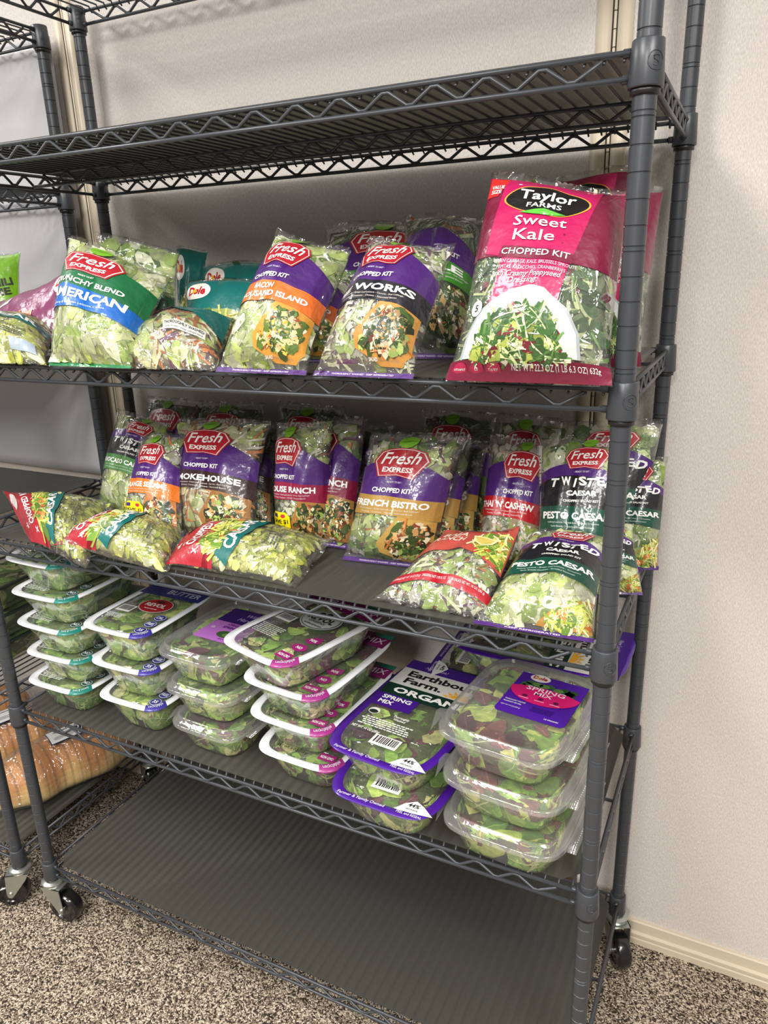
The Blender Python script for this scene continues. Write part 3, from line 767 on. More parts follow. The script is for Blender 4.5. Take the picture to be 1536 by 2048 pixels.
def taylor():
    d = Design(1.36)
    mag = (182, 22, 88); mar = (118, 20, 54)
    d.poly('printed_band', [(0.0, 0.55), (1.0, 0.51), (1.0, 0.965), (0.0, 0.965)], mar, 1)
    d.poly('printed_band', [(0.22, 0.30), (0.66, 0.26), (0.70, 0.50), (0.84, 0.965), (0.14, 0.965), (0.12, 0.56), (0.25, 0.54)], mag, 2)
    # oval brand plate with a scalloped top
    th = np.linspace(0, 2 * PI, 48)[:-1]
    ov = lambda k: [(0.47 + k * 0.30 * math.cos(t) * (1 + 0.02 * math.cos(4 * t)), 0.835 + k * 0.082 * math.sin(t) * (1 + 0.10 * math.cos(2 * t + 1.57))) for t in th]
    d.poly('brand_logo', ov(1.0), (236, 166, 70), 4); d.poly('brand_logo', ov(0.955), (20, 18, 20), 5)
    d.text('brand_logo', 'Taylor', 0.47, 0.836, 0.052, WHITE, 6, w=0.40, bold=0.02, rot=-0.03); d.text('brand_logo', 'FARMS', 0.46, 0.792, 0.026, WHITE, 6, w=0.24, bold=0.01)
    d.poly('brand_logo', [(0.30, 0.762), (0.40, 0.778), (0.47, 0.786), (0.54, 0.778), (0.62, 0.764), (0.50, 0.752), (0.40, 0.752)], (92, 184, 62), 6)
    d.poly('corner_flash', [(0.01, 0.86), (0.10, 0.86), (0.17, 0.962), (0.02, 0.962)], (214, 42, 40), 3)
    d.text('corner_flash', 'VALUE', 0.085, 0.90, 0.018, WHITE, 4, w=0.10); d.text('corner_flash', 'SIZE', 0.08, 0.875, 0.018, WHITE, 4, w=0.08)
    d.text('lettering', 'Sweet', 0.46, 0.693, 0.052, WHITE, 6, w=0.36, bold=0.006); d.text('lettering', 'Kale', 0.44, 0.618, 0.056, WHITE, 6, w=0.28, bold=0.006)
    d.poly('printed_band', [(0.22, 0.535), (0.72, 0.515), (0.72, 0.565), (0.24, 0.592)], mar, 4)
    d.text('lettering', 'CHOPPED KIT', 0.47, 0.542, 0.030, WHITE, 6, w=0.46, bold=0.012, rot=-0.04)
    d.text('lettering', 'GREEN CABBAGE, KALE, BRUSSELS SPROUTS,', 0.48, 0.500, 0.016, (240, 206, 220), 6, w=0.56, bold=0, rot=-0.04)
    d.text('lettering', 'PEPITAS, RADICCHIO, CRANBERRIES', 0.46, 0.473, 0.016, (240, 206, 220), 6, w=0.46, bold=0, rot=-0.04)
    d.text('lettering', 'with Creamy Poppyseed', 0.44, 0.442, 0.026, WHITE, 6, w=0.46, bold=0.0, shear=0.35, rot=-0.02); d.text('lettering', 'Dressing', 0.42, 0.412, 0.026, WHITE, 6, w=0.20, bold=0.0, shear=0.35)
    bowl = [(0.07, 0.09), (0.09, 0.20), (0.16, 0.29), (0.27, 0.345), (0.36, 0.385), (0.48, 0.40), (0.58, 0.385), (0.64, 0.35), (0.74, 0.30), (0.82, 0.20), (0.83, 0.095)]
    d.poly('food_window', bowl, (170, 176, 178), 3); d.poly('food_window', [(0.45 + (x - 0.45) * 0.95, 0.09 + (y - 0.09) * 0.965) for x, y in bowl], (212, 215, 214), 4)
    fd = [(0.15, 0.09), (0.18, 0.18), (0.28, 0.26), (0.42, 0.315), (0.56, 0.29), (0.66, 0.21), (0.72, 0.09)]
    d.food.append((fd, PAL['foodkale'], 420, 0.014))
    d.rect('bottom_strip', 0.0, 0.002, 1.0, 0.085, mar, 6)
    d.text('bottom_strip', 'NET WT. 22.3 OZ (1 LB 6.3 OZ) 632g', 0.68, 0.048, 0.022, WHITE, 8, w=0.52, bold=0.01); d.text('bottom_strip', 'SALAD & TOPPINGS: 17.3 OZ (490g)', 0.58, 0.022, 0.011, (226, 190, 204), 8, w=0.30, bold=0)
    for x, t1, t2 in ((0.085, 'VITAMINS', 'C & K'), (0.195, '6', 'SERVES'), (0.305, 'DAIRY', 'FREE')):
        d.ell('bottom_strip', x, 0.043, 0.050, 0.034, (176, 30, 76), 7, 20); d.text('bottom_strip', t1, x, 0.042, 0.026 if t1 == '6' else 0.011, WHITE, 8, maxw=0.075); d.text('bottom_strip', t2, x, 0.024, 0.010, WHITE, 8, maxw=0.07)
    d.ell('round_seal', 0.135, 0.305, 0.042, 0.036, WHITE, 6, 22); d.text('round_seal', '5', 0.135, 0.29, 0.030, (30, 30, 30), 7, bold=0.02)
    return d

def red_chopped():
    """lies on its side: the artwork's top is the red end"""
    d = Design(1.3)
    red = (168, 32, 46)
    d.rect('printed_band', 0.0, 0.62, 1.0, 0.985, red, 1); d.poly('printed_band', [(0.0, 0.60), (0.30, 0.66), (0.0, 0.72)], red, 1)
    d.poly('printed_band', [(0.55, 0.71), (1.0, 0.50), (1.0, 0.72)], red, 1)
    fd = [(0.10, 0.70), (0.10, 0.60), (0.45, 0.54), (0.8, 0.56), (0.95, 0.62), (0.7, 0.72), (0.4, 0.74)]
    d.poly('food_window', fd, (196, 190, 110), 2); d.food.append((fd, PAL['foodgreen'], 90, 0.018))
    d.poly('printed_band', [(0.02, 0.50), (0.5, 0.42), (0.98, 0.38), (0.98, 0.50), (0.5, 0.56), (0.10, 0.60)], TEAL, 4)
    d.text('lettering', 'CAESAR', 0.48, 0.475, 0.075, WHITE, 6, w=0.62, bold=0.03, rot=-0.05)
    d.text('lettering', 'CHOPPED KIT', 0.55, 0.78, 0.075, (240, 224, 224), 4, w=0.72, bold=0.03)
    d.text('lettering', '*', 0.22, 0.80, 0.12, (240, 220, 220), 4); d.text('lettering', 'x', 0.12, 0.74, 0.06, (240, 220, 220), 4)
    d.ell('printed_band', 0.72, 0.945, 0.16, 0.035, (236, 230, 226), 3)
    d.ell('lettering', 0.80, 0.435, 0.03, 0.02, (226, 214, 150), 6, 14); d.ell('lettering', 0.90, 0.425, 0.025, 0.018, (238, 236, 226), 6, 14)
    d.text('lettering', 'THOROUGHLY WASHED', 0.5, 0.28, 0.03, (58, 62, 62), 4, w=0.44, bold=0.0, rot=-0.10)
    d.lines('lettering', 0.5, 0.25, 0.4, 0.011, 3, (86, 90, 88), 4, 7)
    return d

def baja():
    d = Design(1.35)
    cor = (190, 82, 70)
    d.poly('printed_band', [(0.0, 0.42), (0.30, 0.52), (0.52, 0.57), (0.72, 0.52), (1.0, 0.42), (1.0, 0.985), (0.0, 0.985)], cor, 1)
    d.text('lettering', 'BAJA', 0.34, 0.76, 0.065, (244, 214, 196), 4, w=0.30, bold=0.02, shear=0.15, rot=0.06); d.text('lettering', 'RANCH', 0.33, 0.68, 0.060, (244, 214, 196), 4, w=0.36, bold=0.02, shear=0.15, rot=0.06)
    d.ell('brand_logo', 0.40, 0.90, 0.13, 0.035, (240, 224, 214), 4); d.ell('brand_logo', 0.40, 0.90, 0.11, 0.026, (150, 40, 36), 5); d.text('brand_logo', 'Dole', 0.40, 0.89, 0.022, (240, 224, 214), 6, w=0.15)
    d.text('lettering', 'DE: 06-2', 0.80, 0.93, 0.026, (60, 20, 20), 4, w=0.26); d.text('lettering', 'B181125', 0.80, 0.89, 0.024, (60, 20, 20), 4, w=0.20)
    fd = [(0.60, 0.74), (0.72, 0.80), (0.90, 0.86), (0.99, 0.80), (0.99, 0.46), (0.80, 0.52), (0.62, 0.64)]
    d.poly('food_window', fd, (170, 150, 60), 2); d.food.append((fd, PAL['foodgreen'], 90, 0.016))
    d.poly('food_window', [(0.60, 0.74), (0.64, 0.66), (0.74, 0.62), (0.84, 0.65), (0.88, 0.72), (0.74, 0.75)], (238, 226, 168), 12); d.poly('food_window', [(0.63, 0.725), (0.67, 0.665), (0.74, 0.64), (0.82, 0.665), (0.845, 0.71), (0.74, 0.735)], (214, 190, 96), 13)
    arc_band(d, 'red_stripe', (0.13, 0.165, 0.09), (0.21, 0.25, 0.185), (168, 24, 38), 3)
    d.text('red_stripe', 'TOPPINGS NET WT. 8 OZ (226 g)   DRESSING NET 1.95 FL OZ   TOTAL SALAD NET WT. 10 OZ (283 g)', 0.5, 0.198, 0.022, (244, 226, 226), 5, w=0.86, bold=0, arc=0.03)
    return d

def sale_tag(d, cx, cy, w, h):
    d.poly('sale_sticker', [(cx - w / 2, cy + h * 0.3), (cx - w * 0.3, cy + h / 2), (cx + w * 0.3, cy + h / 2), (cx + w / 2, cy + h * 0.3), (cx + w / 2, cy - h * 0.2), (cx + w * 0.25, cy - h / 2), (cx - w * 0.2, cy - h * 0.45), (cx - w / 2, cy - h * 0.2)], (240, 222, 20), 9)
    d.text('sale_sticker', 'SAVE $1', cx, cy + h * 0.02, h * 0.17, (24, 24, 20), 10, w=w * 0.8, bold=0.02); d.text('sale_sticker', 'NOW', cx, cy - h * 0.22, h * 0.17, (24, 24, 20), 10, w=w * 0.5, bold=0.02)
    d.rect('sale_sticker', cx - w * 0.38, cy + h * 0.26, cx - w * 0.10, cy + h * 0.42, (70, 36, 110), 10); d.ell('sale_sticker', cx + w * 0.2, cy + h * 0.34, w * 0.1, h * 0.08, (190, 40, 50), 10, 12)
    return d

BAGS = {
    'american': ((-0.8723, -0.0300, 1.2717), (-0.7000, -0.0300, 1.2717), (-0.7117, 0.1000, 1.4041), (-0.8847, 0.0600, 1.4710)),
    'farmers': ((-0.8464, 0.1000, 1.2717), (-0.7375, 0.1200, 1.2717), (-0.7669, 0.1800, 1.4430), (-0.9457, 0.1700, 1.4829)),
    'plum': ((-1.2126, 0.1200, 1.2717), (-0.9537, 0.1000, 1.2717), (-0.9895, 0.1600, 1.4171), (-1.2070, 0.1600, 1.3626)),
    'caesarteal': ((-1.0773, -0.0200, 1.2717), (-0.8904, -0.0200, 1.2717), (-1.0198, 0.1300, 1.3243), (-1.2281, 0.1300, 1.3520)),
    'doleflat': ((-0.7238, -0.0200, 1.2717), (-0.5418, -0.0200, 1.2717), (-0.6229, 0.1300, 1.3377), (-0.8176, 0.1300, 1.3331)),
    'dole1': ((-0.8761, 0.2800, 1.2717), (-0.8249, 0.3000, 1.2717), (-0.8504, 0.3600, 1.4502), (-0.9252, 0.3600, 1.4586)),
    'dole2': ((-0.7804, 0.2400, 1.2717), (-0.6256, 0.2600, 1.2717), (-0.6670, 0.3300, 1.4222), (-0.8428, 0.3300, 1.4242)),
    'dole3': ((-0.7371, 0.1300, 1.2717), (-0.5665, 0.1500, 1.2717), (-0.5868, 0.2000, 1.3934), (-0.7736, 0.2000, 1.3943)),
    'bacon': ((-0.5446, -0.0300, 1.2717), (-0.3965, -0.0300, 1.2717), (-0.3891, 0.1000, 1.4265), (-0.4905, 0.0700, 1.4589)),
    'bacon2': ((-0.5457, 0.0800, 1.2717), (-0.4248, 0.1000, 1.2717), (-0.4246, 0.1800, 1.4016), (-0.5200, 0.1700, 1.4190)),
    'works': ((-0.3864, -0.0300, 1.2717), (-0.2438, -0.0300, 1.2717), (-0.2357, 0.1000, 1.4294), (-0.3505, 0.0800, 1.4400)),
    'kale1': ((-0.5403, 0.2500, 1.2717), (-0.3457, 0.2500, 1.2717), (-0.3921, 0.3700, 1.4787), (-0.5901, 0.3700, 1.4826)),
    'kale2': ((-0.3612, 0.1700, 1.2717), (-0.2375, 0.1800, 1.2717), (-0.2785, 0.3300, 1.4797), (-0.4144, 0.3300, 1.4843)),
    'kale3': ((-0.2724, 0.0500, 1.2717), (-0.2026, 0.0700, 1.2717), (-0.2160, 0.1600, 1.4091), (-0.2754, 0.1400, 1.4240)),
    'taylor': ((-0.2001, -0.0350, 1.2717), (-0.0071, -0.0300, 1.2717), (-0.0188, 0.0700, 1.4779), (-0.1729, 0.0500, 1.5048)),
    'taylor2': ((-0.1176, 0.1000, 1.2717), (-0.0010, 0.1400, 1.2717), (0.0034, 0.1900, 1.4890), (-0.1017, 0.1700, 1.4872)),
    'taylor3': ((-0.1675, 0.2500, 1.2717), (-0.0304, 0.2700, 1.2717), (-0.0593, 0.3300, 1.5320), (-0.1658, 0.3300, 1.5271)),
    'flat1': ((-0.8378, -0.0526, 0.9374), (-1.0047, 0.1871, 0.9674), (-1.2511, 0.1179, 0.9824), (-1.0436, 0.0080, 0.9374)),
    'flat2': ((-0.6960, -0.0139, 0.9374), (-0.7600, 0.1115, 0.9624), (-0.9092, 0.0877, 0.9924), (-0.9617, -0.0174, 0.9574)),
    'flat3': ((-0.4677, 0.0145, 0.9374), (-0.4875, 0.1733, 0.9624), (-0.7452, 0.1368, 0.9724), (-0.7285, 0.0059, 0.9454)),
    'avocado': ((-1.0777, 0.2000, 0.9394), (-0.9056, 0.1700, 0.9394), (-0.9428, 0.3000, 1.1146), (-1.0773, 0.3000, 1.1357)),
    'darkback1': ((-1.0402, 0.3100, 0.9394), (-0.8863, 0.3100, 0.9394), (-0.9076, 0.3700, 1.1516), (-1.0665, 0.3700, 1.1553)),
    'sesame': ((-0.8959, 0.1000, 0.9394), (-0.7631, 0.1000, 0.9394), (-0.8083, 0.1900, 1.1236), (-0.9229, 0.1900, 1.1141)),
    'smoke': ((-0.7928, 0.1300, 0.9394), (-0.6269, 0.1300, 0.9394), (-0.6392, 0.2300, 1.1487), (-0.8589, 0.2300, 1.1455)),
    'smoke2': ((-0.7412, 0.2000, 0.9394), (-0.6293, 0.2000, 0.9394), (-0.6704, 0.2900, 1.1299), (-0.7654, 0.2900, 1.1340)),
    'house': ((-0.6121, 0.1778, 0.9394), (-0.5009, 0.1944, 0.9394), (-0.4999, 0.2100, 1.1606), (-0.6170, 0.2100, 1.1511)),
    'ranch2': ((-0.5675, 0.1900, 0.9394), (-0.4534, 0.1900, 0.9394), (-0.4661, 0.2700, 1.1602), (-0.5815, 0.2700, 1.1510)),
    'ranch3': ((-0.5772, 0.2600, 0.9394), (-0.4634, 0.2600, 0.9394), (-0.4379, 0.3300, 1.1391), (-0.5642, 0.3300, 1.1382)),
    'darkback2': ((-0.8863, 0.3100, 0.9394), (-0.7267, 0.3100, 0.9394), (-0.7484, 0.3700, 1.1539), (-0.9211, 0.3700, 1.1510)),
    'darkback3': ((-0.6906, 0.3100, 0.9394), (-0.5378, 0.3100, 0.9394), (-0.5586, 0.3700, 1.1534), (-0.7177, 0.3700, 1.1604)),
    'bistro': ((-0.4556, 0.1437, 0.9394), (-0.2990, 0.1599, 0.9394), (-0.2529, 0.2000, 1.1568), (-0.4241, 0.2000, 1.1504)),
    'bistro2': ((-0.4073, 0.1900, 0.9394), (-0.2735, 0.1900, 0.9394), (-0.2639, 0.2600, 1.1406), (-0.4026, 0.2500, 1.1367)),
    'bistro3': ((-0.4019, 0.2600, 0.9394), (-0.2622, 0.2600, 0.9394), (-0.2596, 0.3200, 1.1199), (-0.3966, 0.3200, 1.1138)),
    'feback': ((-0.3749, 0.3000, 0.9394), (-0.2453, 0.3000, 0.9394), (-0.2639, 0.3700, 1.1596), (-0.4058, 0.3700, 1.1584)),
    'thai': ((-0.2395, 0.1900, 0.9394), (-0.1293, 0.1900, 0.9394), (-0.1402, 0.2700, 1.1422), (-0.2376, 0.2700, 1.1436)),
    'thaiback': ((-0.2312, 0.2700, 0.9394), (-0.1235, 0.2700, 0.9394), (-0.1416, 0.3400, 1.1632), (-0.2492, 0.3400, 1.1657)),
    'pestoback': ((-0.1460, 0.2700, 0.9394), (0.0076, 0.2700, 0.9394), (0.0134, 0.3500, 1.1679), (-0.1643, 0.3500, 1.1543)),
    'pestoup': ((-0.1297, 0.1500, 0.9394), (-0.0178, 0.1500, 0.9394), (-0.0212, 0.2300, 1.1662), (-0.1539, 0.2400, 1.1460)),
    'pestor': ((-0.0699, 0.2600, 0.9394), (0.0310, 0.2900, 0.9394), (0.0261, 0.3300, 1.1121), (-0.0912, 0.3450, 1.1074)),
    'pestolow2': ((-0.0608, 0.1600, 0.9394), (0.0214, 0.1850, 0.9394), (-0.0049, 0.2150, 1.0386), (-0.0696, 0.2350, 1.0323)),
    'baja': ((-0.3394, 0.0203, 0.9394), (-0.1533, 0.0203, 0.9394), (-0.1600, 0.1750, 1.0235), (-0.2789, 0.1750, 1.0017)),
    'pestolow': ((-0.1764, 0.0042, 0.9394), (-0.0155, 0.0106, 0.9394), (-0.0243, 0.1600, 1.0411), (-0.1406, 0.1600, 1.0261)),
}
ZB = 1.2697 - 0.0; ZC = 0.9374 - 0.0
GB = 'salad bags on the shelf with the big pink bag'; GC = 'salad bags on the shelf with the red lying bags'
GO = (206, 104, 36)
# shelf with the big pink bag
make_bag('salad_bag', 'big pink and maroon sweet kale bag at the right end, white bowl printed on it', 'taylor', taylor(), 'kale', 0.05, 0.02, ZB, 11, 520, 0.02, GB)
TAY = taylor()
make_bag('salad_bag', 'pink and maroon bag half hidden behind the front right post', 'taylor2', TAY, 'kale', 0.04, 0.02, ZB, 12, 340, 0.02, GB)
make_bag('salad_bag', 'maroon bag at the back whose crumpled top peeks over the big pink bag', 'taylor3', TAY, 'kale', 0.03, 0.02, ZB, 13, 60, 0.03, GB)
make_bag('salad_bag', 'kit bag with purple and orange bands leaning right, yellow food wedge printed on it', 'bacon',
         chopped_kit('BACON', (226, 112, 42), second='THOUSAND ISLAND', wedge='food', cx=0.38), 'iceberg', 0.05, 0.018, ZB, 21, 420, 0.022, GB)
make_bag('salad_bag', 'kit bag with purple and orange bands hidden behind the one leaning right', 'bacon2',
         chopped_kit('BACON', (200, 92, 34), second='THOUSAND ISLAND', wedge='food'), 'kit', 0.035, 0.015, ZB, 22, 120, 0.026, GB)
make_bag('salad_bag', 'front kit bag with purple and black bands lettered WORKS, left of the big pink bag', 'works',
         chopped_kit('PIE WORKS', (28, 28, 38), wedge='fooddark', rim=(196, 140, 66), cx=0.40), 'slaw', 0.05, 0.018, ZB, 23, 480, 0.016, GB)
kale_d = chopped_kit('KALE', (58, 130, 38), wedge='fooddark', rim=(40, 50, 30), cx=0.62, nx=0.6, nw=0.6)
make_bag('salad_bag', 'dark green bag with red badge at the back, behind the bag lettered WORKS', 'kale1', kale_d, 'dark', 0.035, 0.015, ZB, 24, 170, 0.03, GB)
make_bag('salad_bag', 'dark green bag with bright green band ending in LE, beside the big pink bag', 'kale2', chopped_kit('KALE', (58, 130, 38), wedge='fooddark', rim=(40, 50, 30), cx=0.62, nx=0.6, nw=0.6, badge=False), 'dark', 0.05, 0.015, ZB, 25, 170, 0.03, GB)
make_bag('salad_bag', 'slumped bag with green and bright blue bands in front of the rear left post', 'american', american(), 'iceberg', 0.05, 0.02, ZB, 27, 330, 0.03, GB, flop=0.0)
make_bag('salad_bag', 'bag with orange band behind the slumped green and blue one', 'farmers', farmers(), 'romaine', 0.035, 0.015, ZB, 28, 150, 0.03, GB)
make_bag('salad_bag', 'plum coloured premium kit bag with orange lettering at the left end', 'plum', premium(), 'iceberg', 0.04, 0.02, ZB, 29, 60, 0.03, GB)
make_bag('salad_bag', 'bag lying at the left end with a teal caesar stripe and yellow lettuce', 'caesarteal', caesar_teal(), 'yellow', 0.045, 0.03, ZB, 30, 200, 0.036, GB)
make_bag('salad_bag', 'bag lying flat with plum and teal corners and shredded carrot', 'doleflat', dole_flat(), 'carrot', 0.05, 0.03, ZB, 31, 300, 0.026, GB)
make_bag('salad_bag', 'narrow teal bag standing behind the bag with the orange band', 'dole1', dole_teal(), 'dark', 0.02, 0.012, ZB, 32, 40, 0.024, GB)
make_bag('salad_bag', 'teal bag at the back with a white oval logo, rearmost of the teal ones', 'dole2', dole_teal(), 'dark', 0.03, 0.012, ZB, 33, 60, 0.026, GB)
make_bag('salad_bag', 'teal bag with a lettuce picture right above the lying plum and teal bag', 'dole3', dole_teal(), 'dark', 0.04, 0.012, ZB, 34, 60, 0.026, GB)

# shelf with the red lying bags
RED = red_chopped()
for k, lab, sd in (('flat1', 'red tipped chopped bag lying flat, leftmost of the three red ones', 41), ('flat2', 'red tipped chopped bag lying flat, middle of the three red ones', 42),
                   ('flat3', 'red tipped chopped bag lying flat in front of the brown banded bag, rightmost red one', 43)):
    make_bag('salad_bag', lab, k, RED, 'yellow', 0.042, 0.02, ZC, sd, 520, 0.013, GC, heavy=0.3, pinch=0.06)
make_bag('salad_bag', 'bag with purple, black and light green bands leaning at the left end', 'avocado', twisted((62, 122, 52), 'AVOCADO CAESAR', ''), 'iceberg', 0.035, 0.014, ZC, 44, 170, 0.026, GC)
sesame = sale_tag(chopped_kit('ORANGE SESAME', (222, 118, 36), wedge='fooddark', rim=(180, 110, 44), cx=0.50), 0.32, 0.22, 0.42, 0.20)
make_bag('salad_bag', 'orange banded kit bag with a yellow sale sticker, standing left of the brown banded one', 'sesame', sesame, 'slaw', 0.035, 0.014, ZC, 45, 190, 0.022, GC)
smoke = chopped_kit('SMOKEHOUSE', (54, 34, 32), wedge='fooddark', rim=(150, 104, 54), cx=0.42)
make_bag('salad_bag', 'kit bag with purple and dark brown bands and shredded carrot, facing straight out', 'smoke', smoke, 'carrot', 0.04, 0.014, ZC, 46, 320, 0.022, GC)
make_bag('salad_bag', 'brown banded kit bag right behind the front brown banded one, only its right part showing', 'smoke2', smoke, 'dark', 0.03, 0.014, ZC, 47, 110, 0.024, GC)
house = sale_tag(chopped_kit('HOUSE RANCH', (142, 22, 62), wedge='fooddark', rim=(170, 120, 60), cx=0.30, nx=0.42), 0.26, 0.20, 0.36, 0.20)
make_bag('salad_bag', 'crimson banded ranch kit bag with a yellow sale sticker, front of the crimson ones', 'house', house, 'kit', 0.04, 0.014, ZC, 48, 360, 0.015, GC)
ranch = chopped_kit('HOUSE RANCH', (120, 20, 54), wedge='fooddark', rim=(150, 106, 56), cx=0.35)
make_bag('salad_bag', 'crimson banded kit bag second in line behind the one with the sale sticker', 'ranch2', ranch, 'kit', 0.032, 0.012, ZC, 49, 140, 0.022, GC)
make_bag('salad_bag', 'crimson banded kit bag third in line, farthest back of the crimson ones', 'ranch3', ranch, 'dark', 0.03, 0.012, ZC, 50, 110, 0.024, GC)
bistro = chopped_kit('FRENCH BISTRO', (172, 136, 66), wedge='fooddark', rim=(186, 150, 76), cx=0.46)
make_bag('salad_bag', 'gold banded bistro kit bag at the front, purple band above the gold', 'bistro', bistro, 'kit', 0.042, 0.014, ZC, 51, 340, 0.02, GC)
make_bag('salad_bag', 'gold banded kit bag second in line behind the front gold one', 'bistro2', bistro, 'dark', 0.03, 0.012, ZC, 52, 120, 0.024, GC)
make_bag('salad_bag', 'gold banded kit bag third in line, farthest back of the gold ones', 'bistro3', bistro, 'dark', 0.03, 0.012, ZC, 53, 120, 0.024, GC)
plain = chopped_kit('', (70, 90, 50), wedge='fooddark', rim=(60, 50, 30))
make_bag('salad_bag', 'dark green bag with red badge at the back, above the gold banded bags', 'feback', plain, 'dark', 0.03, 0.012, ZC, 54, 170, 0.024, GC)
make_bag('salad_bag', 'dark bag with red badge at the back left, above the light green banded bag', 'darkback1', plain, 'dark', 0.03, 0.012, ZC, 55, 130, 0.026, GC)
make_bag('salad_bag', 'dark bag at the back behind the top of the brown banded bag', 'darkback2', plain, 'dark', 0.03, 0.012, ZC, 56, 130, 0.026, GC)
make_bag('salad_bag', 'dark bag at the back behind the tops of the crimson banded bags', 'darkback3', plain, 'dark', 0.03, 0.012, ZC, 57, 130, 0.026, GC)
make_bag('salad_bag', 'red banded thai kit bag with white diced cabbage, left of the pesto bags', 'thai', chopped_kit("THAI 'N' CASHEW", (176, 22, 34), wedge='thai', rim=(150, 130, 100), cx=0.62), 'thai', 0.04, 0.014, ZC, 58, 300, 0.016, GC)
make_bag('salad_bag', 'bag with red badge at the back between the thai bag and the pesto bags', 'thaiback', plain, 'kit', 0.03, 0.012, ZC, 59, 120, 0.024, GC)
pesto = twisted((20, 72, 56), 'PESTO CAESAR', '')
make_bag('salad_bag', 'dark green pesto bag standing upright above the one lying at the shelf edge', 'pestoup', pesto, 'romaine', 0.035, 0.014, ZC, 60, 220, 0.03, GC)
make_bag('salad_bag', 'pesto bag leaning low at the front edge, left of the front right post', 'pestolow', pesto, 'iceberg', 0.04, 0.02, ZC, 61, 380, 0.02, GC)
make_bag('salad_bag', 'green topped pesto bag farthest back at the right end', 'pestoback', pesto, 'romaine', 0.03, 0.012, ZC, 62, 170, 0.03, GC)
make_bag('salad_bag', 'pesto bag sticking out past the right side of the front right post', 'pestor', pesto, 'romaine', 0.03, 0.012, ZC, 63, 170, 0.03, GC)
make_bag('salad_bag', 'small purple bottomed bag just right of the front right post', 'pestolow2', twisted((20, 72, 56), 'PESTO CAESAR', ''), 'iceberg', 0.022, 0.012, ZC, 64, 110, 0.022, GC)
make_bag('salad_bag', 'coral red topped bag lying at the front edge with a red stripe', 'baja', baja(), 'slaw', 0.034, 0.02, ZC, 65, 460, 0.015, GC, heavy=0.5)

# lime bag on the other unit
BAGS['lime'] = ((-1.43, 0.20, 1.262), (-1.262, 0.235, 1.262), (-1.285, 0.29, 1.462), (-1.41, 0.26, 1.455))
make_bag('salad_bag', 'lime green bag cut by the left edge of the photo, on the other shelving unit', 'lime', lime(), 'romaine', 0.035, 0.015, 1.2575, 66, 40, 0.03)

# ------------------------------------------------------------------ salad trays
def sq(t, p=5.0):
    c, s = math.cos(t), math.sin(t)
    return (math.copysign(abs(c) ** (2 / p), c), math.copysign(abs(s) ** (2 / p), s))
NT = 56
SQ = np.array([sq(2 * PI * (i + 0.5) / NT) for i in range(NT)])

def loops_mesh(b, loops, col=None, cap0=False, cap1=False):
    V = []; F = []
    for (hx, hy, z) in loops: V += [(hx * a, hy * c, z) for a, c in SQ]
    for j in range(len(loops) - 1):
        for i in range(NT):
            q = (i + 1) % NT; F.append((j * NT + i, j * NT + q, (j + 1) * NT + q, (j + 1) * NT + i))
    if cap0: F.append(tuple(reversed(range(NT))))
    if cap1: F.append(tuple((len(loops) - 1) * NT + i for i in range(NT)))
    b.add(V, F, col)

